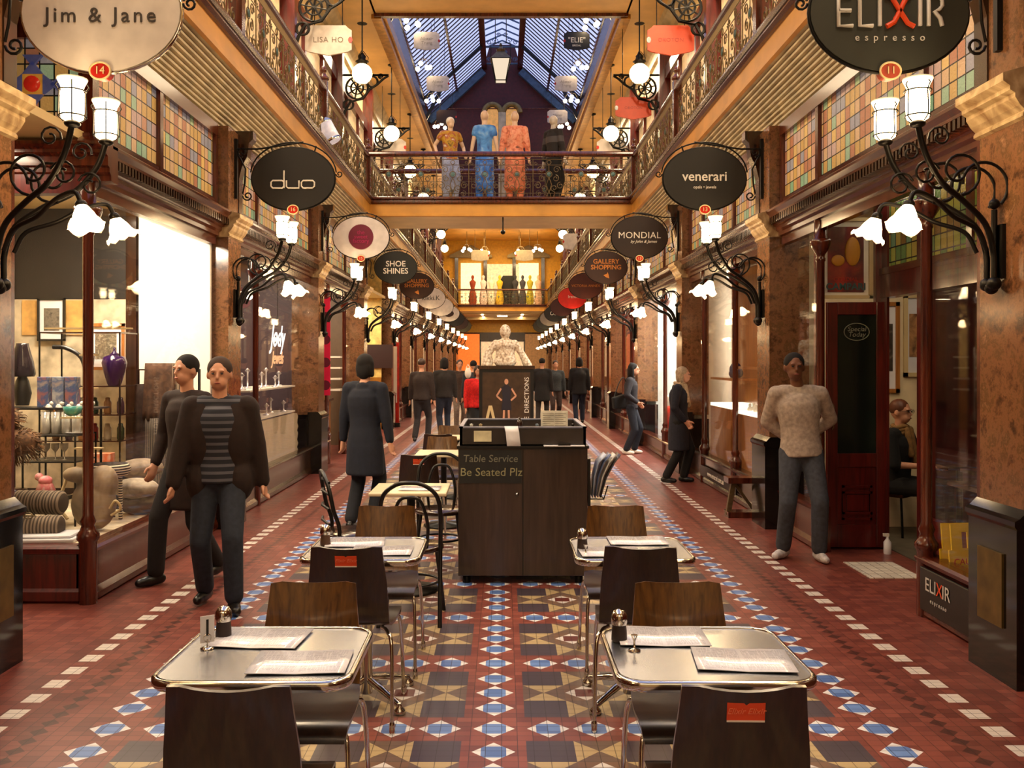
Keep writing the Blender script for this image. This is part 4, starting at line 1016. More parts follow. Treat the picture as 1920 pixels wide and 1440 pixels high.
# bentwood chairs
def bentwood(x,y,rz,label,ladder=False):
    r = empty('bentwood_chair', (x,y,0), rz, label, 'chair', 'black bentwood chairs')
    MB().lathe([(.18,.44),(.20,.45),(.20,.468),(.19,.475),(.0,.47)], n=20).build('seat', M['darkwood'], r)
    hp = [(-.19,-.02,.0),(-.185,-.10,.45),(-.19,-.14,.65),(-.17,-.17,.80),(-.09,-.19,.875),(0,-.195,.89),(.09,-.19,.875),(.17,-.17,.80),(.19,-.14,.65),(.185,-.10,.45),(.19,-.02,.0)]
    hp[0] = (-.19,-.22,0); hp[-1] = (.19,-.22,0)
    MB().tube(S(hp), .014, 8).build('back_hoop', M['black'], r)
    if ladder: 
        m_ = MB()
        for z in (.55,.65,.75,.83): m_.tube([(-.17,-.165,z),(0,-.19,z+.01),(.17,-.165,z)], .010, 6)
        m_.build('back_slats', M['black'], r)
    else: MB().tube(S([(-.10,-.13,.47),(-.11,-.15,.62),(-.07,-.18,.77),(0,-.19,.80),(.07,-.18,.77),(.11,-.15,.62),(.10,-.13,.47)]), .011, 8).build('inner_hoop', M['black'], r)
    for s in (-1,1): MB().tube(S([(s*.14,.12,.45),(s*.17,.15,.2),(s*.19,.18,0)]), .013, 8).build('leg', M['black'], r)
    MB().tube([(.17*math.cos(a),.17*math.sin(a),.24) for a in [2*PI*i/20 for i in range(20)]], .009, 6, True).build('leg_ring', M['black'], r)
    return r
bentwood(-.54,5.85,0,'black bentwood chair with double hoop back, nearest the kiosk left side')
bentwood(-1.02,6.32,-1.25,'bentwood ladder-back chair turned sideways at the left edge',True)
bentwood(-.46,7.25,PI,'dark bentwood chair facing the camera beyond the pale-topped table')
# ================================================================ KIOSK
kx0, kx1, ky0, ky1 = -.29, .665, 6.73, 7.75
r = empty('service_kiosk', ((kx0+kx1)/2, ky0, 0), 0, 'dark wooden waiter station with a chalk message on its front', 'kiosk')
W2 = (kx1-kx0)/2
MB().box(-W2,W2,0,.8,.06,1.0).build('cabinet', wood('dark_laminate',(42,30,24),(62,46,38),rough=.32), r, bev=.004)
MB().box(-W2-.01,W2+.01,-.01,.81,1.0,1.02).build('worktop', M['black'], r)
bx = MB(); 
bx.box(-W2+.01,W2-.01,.02,.04,1.02,1.15).box(-W2+.01,W2-.01,.96,.98,1.02,1.15).box(-W2+.01,-W2+.03,.02,.98,1.02,1.15).box(W2-.03,W2-.01,.02,.98,1.02,1.15).box(-W2+.02,W2-.02,.02,.98,.99,1.03)
bx.build('upper_tray', plain('dark_tray_board',(44,36,32),.4), r)
MB().box(-W2+.03,W2-.03,.81,.97,.05,1.0).build('back_cabinet', M['darkwood'], r)
MB().box(-W2+.01,-.01,-.004,0,.745,.99).build('chalkboard', plain('chalkboard_black',(24,24,24),.6), r)
MB().box(-.003,.003,-.003,.0,.06,.99).build('door_gap', M['black'], r)
MB().lathe([(.0,0),(.012,.003),(.014,.006),(0,.012)], (-.045,-.01,.665), 12, Matrix.Rotation(PI/2,3,'X')).build('lock', M['chrome'], r)
for sx_ in (-1,1): MB().lathe([(.03,0),(.03,.05),(.02,.06)], (sx_*(W2-.06),.06,0), 12).build('castor', M['iron'], r)
chalk = plain('chalk', (120,120,106), .9, var=0)
text('Table Service', .075, r, (-.24,-.006,.925), chalk, 'chalk_lettering', .0006, shear=.1)
text('Be Seated Plz', .085, r, (-.235,-.006,.825), plain('yellow_chalk',(150,146,110),.9,var=0), 'chalk_lettering', .0006, shear=.05)
def kth(name, label, cat, mb, mat, loc, rz=0): return tag(mb.build(name, mat, loc=loc, rz=rz), label, cat)
kc = (kx0+kx1)/2
kth('notice_card','cream notice card stuck on the kiosk upper box','notice', MB().box(-.065,.065,-.002,0,-.04,.04), plain('cream_card',(214,206,170),.6), (-.11,6.747,1.09))
r = kth('paper_sheet','white curled sheet hanging over the kiosk front','paper', MB().add([(x,-y,z) for x0 in (0,1) for (x,y,z) in [((-.05 if x0==0 else .05),.0,.145),((-.04 if x0==0 else .06),.02,.10),((-.035 if x0==0 else .065),.012,.05),((-.03 if x0==0 else .07),.03,.0)]], [(i,i+1,5+i,4+i) for i in range(3)], True), M['paper'], (.10,6.745,1.02))
r.modifiers.new('thickness','SOLIDIFY').thickness = .002
kth('paper_pad','white order pad lying on the kiosk ledge at right','paper', MB().box(-.15,.15,-.03,.06,0,.006), M['paper'], (.49,6.71,1.02) )
r = empty('menu_stand', (.44,7.1,1.03), 0, 'white printed menu board standing up on the kiosk', 'menu stand')
MB().box(-.105,.105,0,.004,.02,.23).build('sheet', M['menu'], r).data; MB().box(-.11,.11,-.01,.08,0,.02).build('base', M['black'], r)
rr_ = MB().box(-.105,.105,-.002,0,.02,.23).build('paper', plain('menu_paper',(226,222,206),.5), r)
ll = MB()
for i in range(12): ll.box(-.09,-.005 if i%3 else -.03,-.0035,-.002,.04+i*.015,.043+i*.015); ll.box(.005,.09 if i%2 else .07,-.0035,-.002,.04+i*.015,.043+i*.015)
ll.build('printed_lines', grey, r)
kth('pepper_mill','dark wooden pepper mill standing on the kiosk','pepper mill', MB().lathe([(.028,0),(.028,.01),(.018,.04),(.024,.09),(.026,.11),(.018,.13),(.024,.15),(.016,.17),(.008,.18),(.01,.19),(0,.195)], n=14), M['darkwood'], (.165,6.86,1.03))
for x,lb,c in ((-.20,'white sauce jug at the left of the kiosk tray',(220,220,214)),(-.13,'small pale bottle in the kiosk tray',(190,170,130)),(.30,'blue-grey bottle in the kiosk tray',(120,140,160)),(.57,'dark bottle at the right of the kiosk tray',(30,26,24))):
    kth('bottle', lb, 'bottle', MB().lathe([(.02,0),(.024,.01),(.024,.07),(.012,.10),(.012,.13),(.015,.135),(0,.14)], n=12), plain('bottle_glaze',c,.25), (x,6.95,1.03))
kth('folded_cloth','crumpled white cloth in the kiosk tray','cloth', MB().ball((0,0,.04),(.06,.03,.035),10,6).ball((.04,0,.06),(.03,.02,.03)), M['paper'], (-.02,6.9,1.03))
kth('card_machine','black card machine on the kiosk tray','card machine', MB().box(-.05,.05,-.04,.06,0,.09).box(-.04,.04,-.045,-.04,.03,.08), M['black'], (.345,6.95,1.03))
kth('phone','black phone lying on the kiosk ledge','phone', MB().box(-.045,.045,-.02,.02,0,.015), M['black'], (.49,6.70,1.027))
kth('tray_sky_sheen','pale strip around the kiosk tray imitating reflected sky','rim', MB().box(-W2+.005,W2-.005,.015,.045,0,.012).box(-W2+.005,W2-.005,.955,.985,0,.012).box(-W2+.005,-W2+.035,.015,.985,0,.012).box(W2-.035,W2-.005,.015,.985,0,.012), plain('sky_sheen_tint',(150,156,180),.3,.5), (kc,ky0,1.15))  # added edge strip; its pale blue colour imitates sky reflected there
# magazine rack on the kiosk side
r = empty('magazine_holder', (.69,6.9,.62), 0, 'wire holder full of magazines on the right side of the kiosk', 'magazine rack')
MB().box(-.02,.0,-.14,.14,-.05,.30).build('back_plate', M['black'], r)
MB().tube([(0,-.12,.0),(.10,-.12,.0),(.13,-.12,.10)],.005,6).tube([(0,.12,.0),(.10,.12,.0),(.13,.12,.10)],.005,6).tube([(.10,-.12,.0),(.10,.12,.0)],.005,6).build('wire_frame', M['iron'], r)
for i,(c,a) in enumerate((((170,180,200),.25),((90,100,130),.42),((200,196,190),.55),((70,66,70),.7))):
    pts = [(.015+.02*i,.0),(.03+.03*i,.15),(.06+.04*i,.26),(.12+.035*i,.32)]
    m_ = MB(); vs = [(x,y,z) for y in (-.11,.11) for x,z in pts]; m_.add(vs, [(j,j+1,5+j,4+j) for j in range(3)], True)
    o = m_.build('magazine', plain('magazine_cover',c,.3), None, loc=(.69,6.9,.63)); tag(o, ('innermost pale blue','dark blue','white','outermost grey')[i]+' magazine curling out of the kiosk holder', 'magazine'); o.modifiers.new('thickness','SOLIDIFY').thickness = .006
# chrome stool leg piece by the rack
# ================================================================ DIRECTORY BOARD + SCULPTURE
r = empty('directory_board', (.10,16,0), 0, 'black framed store directory poster board below the white sculpture', 'display board')
MB().box(-.48,.48,0,.3,0,1.5).build('case', M['black'], r)
MB().box(-.42,.42,-.01,0,.5,1.44).build('poster', plain('brown_poster',(66,48,34),.3), r)
text('STORE  DIRECTIONS', .11, r, (.36,-.014,.85), M['white'], 'lettering', .002, rot=(PI/2,-PI/2,0), sx=1)
fg = empty('printed_figure', (.0,0,0)); fg.parent = r
pf = MB(); 
pf.extr([(-.09,1.17),(-.03,1.22),(.03,1.22),(.09,1.17),(.07,.98),(.09,.78),(-.09,.78),(-.06,.98)], -.016, -.01)
pf.build('printed_dress', face('printed_black_dress',(30,26,40)), r)
pf = MB(); pf.extr(oval(.035,.05,16,1.28), -.016,-.01)
for s in (-1,1): pf.beam((s*.09,-.013,1.16),(s*.17,-.013,1.03),.03,.006,(0,1,0)); pf.beam((s*.17,-.013,1.03),(s*.08,-.013,.95),.03,.006,(0,1,0)); pf.beam((s*.04,-.013,.78),(s*.05,-.013,.55),.035,.006,(0,1,0))
pf.build('printed_skin', face('printed_skin_tone',(206,150,120)), r)
MB().box(-.40,.25,-.014,-.01,.50,.64).build('printed_red_band', face('printed_red',(130,30,34)), r)
bpy.data.objects.remove(fg)
MB().box(-.5,.5,-.02,.32,1.5,1.56).build('top_shelf', M['darkwood'], r)
MB().extr([(-.16,.56),(-.11,.56),(-.06,.78),(-.01,.56),(.04,.56),(-.03,.86),(-.09,.86)], -.02,-.012).build('printed_tower', M['cream'], r).location = (-.22,0,0)
r = empty('dress_sculpture', (.08,16.1,1.56), 0, 'white mosaic bust sculpture with spread sleeves on the directory board', 'sculpture')
m, nt, b = newmat('white_mosaic'); v = coords(nt); vo = nt.nodes.new('ShaderNodeTexVoronoi'); vo.inputs['Scale'].default_value = 26; nt.links.new(v, vo.inputs['Vector'])
nt.links.new(ramp(nt, vo.outputs['Distance'], [(.2,(250,244,230)),(.6,(224,204,176)),(.9,(150,124,100))]), b.inputs['Base Color']); M['mosaic'] = m
m_ = MB()
m_.lathe([(.17,0),(.20,.06),(.17,.2),(.16,.28),(.20,.36),(.17,.44),(.07,.47),(.05,.52)], n=16, sq=(1,.6))
m_.cap((-.17,0,.40),.06,(-.30,0,.22),.07).cap((-.30,0,.22),.07,(-.32,0,.0),.10).cap((.17,0,.40),.06,(.30,0,.20),.06).cap((.30,0,.20),.06,(.40,0,.0),.08)
m_.ball((0,0,.60),(.10,.11,.13))
o = m_.build('body', M['mosaic'], r); q = o.modifiers.new('blend','REMESH'); q.mode='VOXEL'; q.voxel_size=.02
# ================================================================ PEOPLE AND MANNEQUINS
def ik(a, b, l1, l2, hint):
    a, b, hint = Vector(a), Vector(b), Vector(hint); d = b-a; L = min(max(d.length,.05), (l1+l2)*.999); u = d.normalized(); b2 = a+u*L
    x = (l1*l1-l2*l2+L*L)/(2*L); h = math.sqrt(max(l1*l1-x*x, 0)); hh = hint-u*hint.dot(u); hh = hh.normalized() if hh.length > 1e-4 else Vector((0,-1,0))
    return a+u*x+hh*h, b2
def remesh(o, vs, sm=5):
    q = o.modifiers.new('surface','REMESH'); q.mode = 'VOXEL'; q.voxel_size = vs; q.use_smooth_shade = True
    q = o.modifiers.new('soften','SMOOTH'); q.iterations = sm; q.factor = .5; return o
def figure(kind, loc, rz, H, label, group=None, top='navy', low='navy', shoe='white', skin='skin', hair='brown', pose={}, coat=0, skirt=0, vs=.012, hairlen=0, bald=False, face_=True, slim=1.0, scarf=None, bag=None, glasses=False, sleeve=1, stripes=None, noarms=False):
    r = empty(kind, loc, rz, label, 'person' if kind == 'person' else kind, group)
    r.scale = (H/1.75,)*3
    sit = pose.get('sit'); pz = pose.get('pz', .93); px_, py_ = pose.get('hip', (0,0)); lean = pose.get('lean', (0,0))
    hipc = Vector((px_, py_, pz)); ch = Vector((px_+lean[0]*.8, py_+lean[1]*.8, pz+.42)); nk = Vector((px_+lean[0], py_+lean[1], pz+.56)); hd = nk + Vector(pose.get('headoff',(0,-.02,.15)))
    bd, tp, lo, sh = MB(), MB(), MB(), MB()
    g = slim; turn = pose.get('shturn', 0)
    def ell(m_, c, rx, ry, rz_): m_.ball(c, (rx,ry,rz_), 16, 12)
    # torso
    for m_, e in ((bd,0),(tp,.018)):
        if m_ is bd: ell(m_, hipc, .145*g, .10*g, .12)
        m_.lathe([(.10,-.055),(.162*g+e*1.3,-.05),(.160*g+e,.02),(.145*g+e,.10),(.145*g+e,.20),(.165*g+e,.32),(.165*g+e,.40),(.13*g+e,.47),(.06,.51)], hipc, 20, Vector((0,0,1)).rotation_difference((ch-hipc).normalized()).to_matrix(), sq=(1,.80 if m_ is tp else .68))
        m_.cap(ch+Vector((-.13*g,0,.07)), .055+e, ch+Vector((.13*g,0,.07)), .055+e)
        m_.cap(ch+Vector((0,.01,.08)), .075+e, nk+Vector((0,0,-.045 if e else 0)), .052+e*.6)
    bd.cap(nk+Vector((0,0,-.04)), .052, hd, .05)
    # head with face
    ell(bd, hd+Vector((0,.012,.02)), .078, .096, .105); ell(bd, hd+Vector((0,-.02,-.05)), .058, .07, .065)
    if face_:
        bd.cap(hd+Vector((0,-.084,.014)), .008, hd+Vector((0,-.100,-.022)), .013); ell(bd, hd+Vector((0,-.085,-.058)), .022,.012,.010)
        for s in (-1,1): ell(bd, hd+Vector((s*.08,.01,-.005)), .010,.02,.032); ell(bd, hd+Vector((s*.03,-.083,.028)), .022,.012,.008)
    HANDS = []
    for s, key in ((-1,'lh'),(1,'rh')):
        if noarms: continue
        shd = ch+Vector((s*.185*g, s*turn, .065)); ha = Vector(pose.get(key, (s*.27,-.03,.86))) if True else 0
        el, wr = ik(shd, ha, .29, .26, (s*1.0,.3,-.2) if pose.get('elbs') else (s*.5,.6,-.3))
        bd.cap(shd, .048, el, .038); bd.cap(el, .038, wr, .026)
        d_ = (wr-el).normalized(); side = Vector((0,-1,0)) - d_*d_.dot(Vector((0,-1,0))); side = side.normalized() if side.length > .01 else Vector((1,0,0)); nrm = d_.cross(side)
        pm_ = wr+d_*.05; bd.cap(wr, .025, pm_+d_*.03, .026); bd.cap(wr+side*.015, .02, pm_+d_*.035+side*.02, .02); bd.cap(wr-side*.015, .02, pm_+d_*.035-side*.02, .018)
        for i,(o_,l_) in enumerate(((.030,.055),(.011,.066),(-.009,.062),(-.028,.048))):
            p0 = pm_+d_*.03+side*o_; p1 = p0+d_*l_*.55+nrm*.008*s*-1; p2 = p1+d_*l_*.45*.8-nrm*s*.02
            bd.cap(p0,.0115,p1,.0105); bd.cap(p1,.0105,p2,.009)
        t0 = wr+d_*.03+side*.025; bd.cap(t0,.014,t0+side*.035+d_*.025,.012); bd.cap(t0+side*.035+d_*.025,.012,t0+side*.045+d_*.06,.010)
        e = .018
        if sleeve >= .5: tp.cap(shd, .052+e, el, .044+e)
        else: tp.cap(shd, .05+e, shd.lerp(el,.35), .05+e)
        if sleeve >= 1: tp.cap(el, .044+e, wr.lerp(el,.1), .030+e*.8)
    shs = []
    for s, key in ((-1,'lf'),(1,'rf')):
        sh = MB(); shs.append(sh)
        f_ = pose.get(key, (s*.10, -.0)); ft = Vector((f_[0], f_[1], f_[2] if len(f_) > 2 else .085)); hp = hipc+Vector((s*.085,0,-.02))
        kn, an = ik(hp, ft, .44, .43, pose.get('knee', (s*.1,-1,.1)))
        bd.cap(hp,.078*g,kn,.052); bd.cap(kn,.052,an,.036); pass
        e = .016
        lo.cap(hp,.088*g+e,kn,.058+e); lo.cap(kn,.058+e,an.lerp(kn,.06)+Vector((0,0,.0)),.050+e)
        dr = Vector((f_[3],f_[4],0)) if len(f_) > 4 else Vector((s*.25,-1,0)); dr.normalize()
        sh.cap(an+Vector((0,0,-.04))-dr*.04,.042,an+Vector((0,0,-.05))+dr*.13,.034); sh.cap(an+Vector((0,0,-.045))+dr*.03,.044,an+Vector((0,0,-.045))+dr*.08,.040); sh.cap(an-dr*.01,.04,an+Vector((0,0,-.04)),.045)
        if coat or skirt:
            c_ = coat or skirt
    if coat or skirt: c_ = coat or skirt; (tp if coat else lo).lathe([(.05,.12),(.165*g,.08),(.195*g,-.1),(.205*g,-.50*c_),(.195*g,-.52*c_)], hipc, 20, sq=(1,.78))
    ell(lo, hipc+Vector((0,0,-.03)), .155*g+.012, .108*g+.012, .11)
    body = remesh(bd.build('body', M[skin] if isinstance(skin,str) else skin, r), vs*.75 if vs < .015 else vs, 3)
    if top is not None: remesh(tp.build('coat' if coat else 'top', M[top] if isinstance(top,str) else top, r), vs)
    if low is not None: remesh(lo.build('trousers' if not skirt else 'skirt', M[low] if isinstance(low,str) else low, r), vs)
    if shoe is not None:
        for sh in shs: remesh(sh.build('shoe', M[shoe] if isinstance(shoe,str) else shoe, r), vs*.8, 3)
    if not bald:
        h_ = MB(); hc = hd+Vector((0,.022,.04)); ell(h_, hc, .088,.098,.092)
        if hairlen:
            ell(h_, hd+Vector((0,.055,-.02)), .085,.06,.10+hairlen*.3)
            for s in (-1,1): h_.cap(hd+Vector((s*.07,.02,.03)),.03,hd+Vector((s*.072,.015,-.06-hairlen*.5)),.028)
            if hairlen > .15: h_.cap(hd+Vector((0,.07,0)),.06,hd+Vector((0,.09,-.1-hairlen)),.04)
        remesh(h_.build('hair', hair, r), vs*.8, 3)
    if face_:
        e_ = MB()
        for s in (-1,1): e_.ball(hd+Vector((s*.03,-.088,.008)), (.011,.007,.006), 8, 6)
        e_.build('eyes', M['black'], r)
        MB().ball(hd+Vector((0,-.094,-.058)), (.022,.006,.005), 8, 6).build('mouth', face('lip',(150,70,60)), r)
    if scarf is not None:
        s_ = MB()
        for i in range(3): s_.tube([(nk.x+.072*math.cos(a), nk.y+.068*math.sin(a)-.01, nk.z-.045+.025*i+.01*math.sin(3*a+i)) for a in [2*PI*j/18 for j in range(18)]], .024, 8, True)
        s_.cap(nk+Vector((.03,-.09,-.02)),.035,ch+Vector((.05,-.14,-.18)),.04)
        s_.cap(nk+Vector((-.03,-.09,-.02)),.03,ch+Vector((-.03,-.14,-.12)),.035)
        s_.build('scarf', scarf, r)
    if glasses:
        q = MB()
        for s in (-1,1): q.tube([(hd.x+s*.032+.022*math.cos(a), hd.y-.104, hd.z+.008+.016*math.sin(a)) for a in [2*PI*j/14 for j in range(14)]], .0022, 5, True); q.tube([(hd.x+s*.054,hd.y-.104,hd.z+.01),(hd.x+s*.082,hd.y,hd.z+.012)], .002, 5)
        q.tube([(hd.x-.01,hd.y-.106,hd.z+.01),(hd.x+.01,hd.y-.106,hd.z+.01)], .002, 5); q.build('glasses', M['black'], r)
    return r
def cloth(n, c, var=.15): return plain(n, c, .9, var=var, scale=30)
brownhair = plain('brown_hair',(56,34,20),.5); greyhair = plain('ash_blond_hair',(168,146,118),.6,scale=40); dk = plain('dark_hair',(20,14,12),.9)
jeans = cloth('blue_grey_denim',(62,66,76)); djeans = cloth('dark_denim',(28,32,44))
# striped shirt
def striped(n, c0, c1, per):
    m, nt, b = newmat(n); sp = nt.nodes.new('ShaderNodeSeparateXYZ'); nt.links.new(coords(nt), sp.inputs[0]); z = E(nt, sp.outputs[2])
    nt.links.new(mixc(nt, (z/per).fract() < .4, lin(c0), lin(c1)), b.inputs['Base Color']); b.inputs['Roughness'].default_value = .9; return m
# man standing by the cafe door
figure('person', (2.53,7.62,0), -.12, 1.70, 'man in a light grey jumper and jeans standing by the cafe door', top=cloth('pale_grey_knit',(176,160,146)), low=jeans, shoe=cloth('white_trainers',(206,200,200)), skin='skin2', hair=dk,
  pose=dict(lf=(-.15,.0,.085,-.8,-1), rf=(.13,-.10,.085,.2,-1), lh=(-.06,.17,1.0), rh=(.08,.18,1.02), elbs=True, lean=(-.03,0), headoff=(-.03,-.03,.15)))
# walking man front left with open jacket
r = figure('person', (-1.86,6.12,0), .15, 1.66, 'man in a dark brown jacket, striped shirt and jeans walking at the left', top=striped('striped_shirt',(30,30,38),(84,84,92),.05), low=cloth('slate_denim',(36,42,54)), shoe=M['black'], hair=plain('greying_hair',(60,42,32),.9),
  pose=dict(lf=(-.12,.12,.10), rf=(.12,-.16,.085), lh=(-.30,-.12,.86), rh=(.29,.06,.86)), vs=.012)
j_ = MB()
for s in (-1,1):
    j_.ball((s*.11,.02,1.20), (.13,.15,.30), 14, 10); j_.cap((s*.12,.03,1.42),.075,(s*.20,.03,1.40),.075); j_.ball((s*.13,.02,.90),(.11,.15,.17),12,8)
    sh_ = Vector((s*.185,0,1.415)); wr_ = Vector((-.30,-.12,.86) if s < 0 else (.29,.06,.86)); el_, w_ = ik(sh_, wr_, .29, .26, (s*.5,.6,-.3)); j_.cap(sh_,.082,el_,.072); j_.cap(el_,.072,w_,.055)
j_.ball((0,.07,1.2),(.17,.12,.32),14,10).ball((0,.07,.9),(.17,.12,.18),12,8)
remesh(j_.build('jacket', cloth('dark_brown_jacket',(34,18,12)), r), .013)
figure('person', (-2.33,6.85,0), -.5, 1.68, 'person in a long dark brown coat walking beside the left shop window', top=cloth('umber_coat',(40,24,18)), low=cloth('brown_black_cloth',(24,18,18)), shoe=M['black'], hair=dk, coat=.7,
  pose=dict(lf=(-.10,-.22,.085), rf=(.12,.20,.11), lh=(-.25,-.10,.9), rh=(.26,.1,.9)))
figure('person', (-1.32,9.0,0), 2.8, 1.70, 'person in a dark navy coat standing left of the dining tables', top=cloth('ink_navy_coat',(18,22,36)), low=cloth('ink_trousers',(20,22,30)), shoe=M['black'], hair=dk, coat=.75, hairlen=.05, pose=dict(lf=(-.08,0), rf=(.1,.12)))
# two women at the right windows
figure('person', (2.30,16.1,0), PI*.42, 1.60, 'woman in a dark jacket and jeans with white shoes looking into the bright window', top=cloth('charcoal_jacket',(38,34,40)), low=djeans, shoe='white', hair=dk, hairlen=.2, pose=dict(lf=(-.12,.08,.085,0,-1), rf=(.10,-.05,.085,0,-1), lh=(-.17,-.14,1.0), rh=(.20,-.12,.98), headoff=(0,-.06,.14)), slim=.9)
q = empty('handbag', (2.13,16.05,.92), .3, 'black shoulder bag carried by the woman in jeans', 'bag')
MB().extr([(-.16,-.12),(.16,-.12),(.18,.10),(.05,.14),(-.18,.08)], -.06, .06).build('bag_body', M['cloth_black'], q, bev=.02); MB().tube(S([(-.14,0,.1),(-.05,0,.34),(.05,0,.42),(.14,0,.1)]), .01, 6).build('strap', M['black'], q)
figure('person', (2.42,12.35,0), PI*.40, 1.57, 'grey-blond woman in a dark knee-length coat and cream scarf looking into a window', top=cloth('navy_black_coat',(30,32,44)), low=M['cloth_black'], shoe='black', hair=greyhair, hairlen=.06, coat=.85, scarf=cloth('cream_scarf',(190,166,134)),
  pose=dict(lf=(-.08,.18,.085,0,-1), rf=(.10,-.06,.085,0,-1), lh=(-.18,-.12,.94), rh=(.21,-.10,.92), headoff=(0,-.07,.13)))
# seated woman in the cafe
figure('person', (3.74,8.60,0), .72, 1.66, 'seated woman with glasses, dark cardigan and tan scarf inside the cafe', top=M['cloth_black'], low=M['cloth_black'], shoe='black', hair=plain('auburn_hair',(96,50,26),.5), glasses=True, scarf=cloth('tan_scarf',(134,98,54)), sleeve=.6,
  pose=dict(pz=.52, lf=(-.10,-.46), rf=(.14,-.44), lh=(-.08,-.32,.72), rh=(.14,-.34,.72), lean=(0,-.04), knee=(0,-.3,1)), vs=.010)
r = empty('cafe_chair', (3.74,8.68,0), .72, 'dark chair under the seated woman inside the cafe', 'chair')
MB().box(-.20,.20,-.2,.2,.38,.41).build('seat', M['darkwood'], r); MB().box(-.2,.2,.2,.23,.45,.9).build('backrest', M['darkwood'], r)
for i,j in ((-1,-1),(1,-1),(1,1),(-1,1)): MB().tube([(.17*i,.17*j,.38),(.18*i,.19*j,0)], .012, 6).build('leg', M['iron'], r)
r = empty('cafe_table', (4.22,8.35,0), 0, 'small dark table before the seated woman inside the cafe', 'table')
MB().box(-.25,.25,-.3,.3,.68,.71).build('tabletop', M['darkwood'], r); MB().tube([(0,0,0),(0,0,.68)],.03,8).build('column', M['iron'], r)
# far crowds
cr = [(-1.62,18.6,2.9,1.68,(46,34,30),(40,36,38),'person in a dark brown jacket at the left edge of the left crowd',.0,'crowd left of the board'),
 (-1.22,19.6,3.4,1.70,(34,28,26),(30,36,52),'person in a black jacket and blue jeans in the left crowd',0,''),
 (-.98,21.5,.2,1.66,(60,44,36),(120,104,92),'person with pale trousers in the middle of the left crowd',.4,''),
 (-.62,20.4,3.0,1.64,(40,40,46),(44,40,38),'person in a slate coat near the red jacket',.6,''),
 (-.42,16.9,.3,1.55,(206,26,22),(18,16,18),'person in a bright red puffy jacket and black trousers beside the directory board',0,''),
 (1.05,23.5,3.0,1.70,(26,24,26),(46,40,38),'person in black just right of the directory board',.6,''),
 (1.45,24.5,.1,1.64,(56,60,64),(70,54,50),'person in a grey green top in the right crowd',0,''),
 (2.05,24.0,3.2,1.72,(22,20,24),(30,38,58),'person in a black coat and blue jeans at the right of the right crowd',.3,'')]
for i,(x,y,rz,h,tc,lc,lb,co,_) in enumerate(cr):
    figure('person', (x,y,0), rz, h, lb, 'crowd in the middle of the arcade', top=cloth('crowd_top',tc), low=cloth('crowd_trousers',lc), shoe='black', hair=[brownhair,dk][i%2], coat=co, slim=1.25 if i == 4 else 1.05, vs=.022,
      pose=dict(lf=(-.1,-.12,.085), rf=(.1,.15,.09)), hairlen=.08*(i%3 == 1))
r = empty('handbag', (-.60,16.7,1.42), 0, 'small pale bag held beside the red jacket', 'bag'); MB().ball((0,0,0),(.06,.05,.10)).tube([(-.04,0,.08),(0,0,.16),(.04,0,.08)],.008,5).build('bag_body', M['white'], r)
# mannequins on the near bridge
man = plain('mannequin_skin',(214,184,160),.4,var=.03)
def floral(n, cols, sc_=14, rough=.6):
    m, nt, b = newmat(n); nt.links.new(ramp(nt, noise(nt, coords(nt), sc_, 4, .6), [(.25+.5*i/(len(cols)-1), c) for i, c in enumerate(cols)]), b.inputs['Base Color']); b.inputs['Roughness'].default_value = rough; return m
figure('mannequin', (-1.02,18.35,GZ), .4, 1.72, 'mannequin in a yellow patterned top and pale blue skirt, leftmost on the bridge', 'bridge mannequins', top=floral('yellow_floral',[(60,40,30),(190,150,40),(150,60,40),(220,210,190)],10), low=cloth('pale_blue_skirt',(150,160,196)), shoe='white', skin=man, hair=plain('white_fabric',(240,238,240),.6), skirt=1.3, pose=dict(lh=(-.26,.02,.95), rh=(.28,-.1,1.0)), face_=False, sleeve=.3, slim=.9)
figure('mannequin', (-.33,18.35,GZ), PI, 1.86, 'bald mannequin seen from behind in a bright blue sleeveless dress', 'bridge mannequins', top=floral('blue_dress_fabric',[(20,60,150),(70,140,220),(150,190,230)],6), low=floral('blue_dress_fabric',[(20,60,150),(40,110,210),(150,190,230)],8), shoe='white', skin=man, hair=brownhair, bald=True, skirt=1.3, face_=False, sleeve=0, slim=.85)
figure('mannequin', (.28,18.35,GZ), PI, 1.84, 'bald mannequin seen from behind in a pink and orange tunic', 'bridge mannequins', top=floral('coral_tunic_fabric',[(90,50,40),(214,120,90),(230,160,130),(180,80,60)],12), low=floral('coral_tunic_fabric',[(120,60,40),(214,120,90),(220,150,110)],12), shoe='white', skin=man, hair=brownhair, bald=True, skirt=1.3, face_=False, slim=1.0)
figure('mannequin', (1.05,18.35,GZ), 2.4, 1.76, 'mannequin in a black waistcoat and grey sleeves, rightmost on the bridge', 'bridge mannequins', top=striped('black_waistcoat',(30,26,28),(70,66,70),.3), low=M['cloth_black'], shoe='white', skin=plain('grey_mannequin',(190,182,176),.4), hair=dk, bald=True, skirt=1.3, face_=False, slim=.85)
# small mannequins on the far bridge
for i,(x,c) in enumerate(((-1.7,(150,60,40)),(-1.05,(240,214,220)),(-.55,(240,232,220)),(-.05,(230,190,60)),(.9,(60,60,70)),(1.35,(70,70,84)),(1.8,(190,180,60)),(2.3,(230,190,170)))):
    r = empty('mannequin', (x*.95-.1,52.9,GZ), 0, '%s dress form on the far bridge, %s from the left' % (('rust','pink','white','yellow','charcoal','slate','lime','peach')[i], ORD[i]), 'mannequin', 'dress forms on the far bridge')
    MB().lathe([(.16,0),(.24,.3),(.2,.7),(.13,.95),(.11,1.05),(.17,1.25),(.19,1.4),(.08,1.5),(.05,1.55),(.08,1.62),(.09,1.7),(.05,1.78),(0,1.8)], n=12, sq=(1,.7)).build('body', cloth('dress_fabric',c), r)
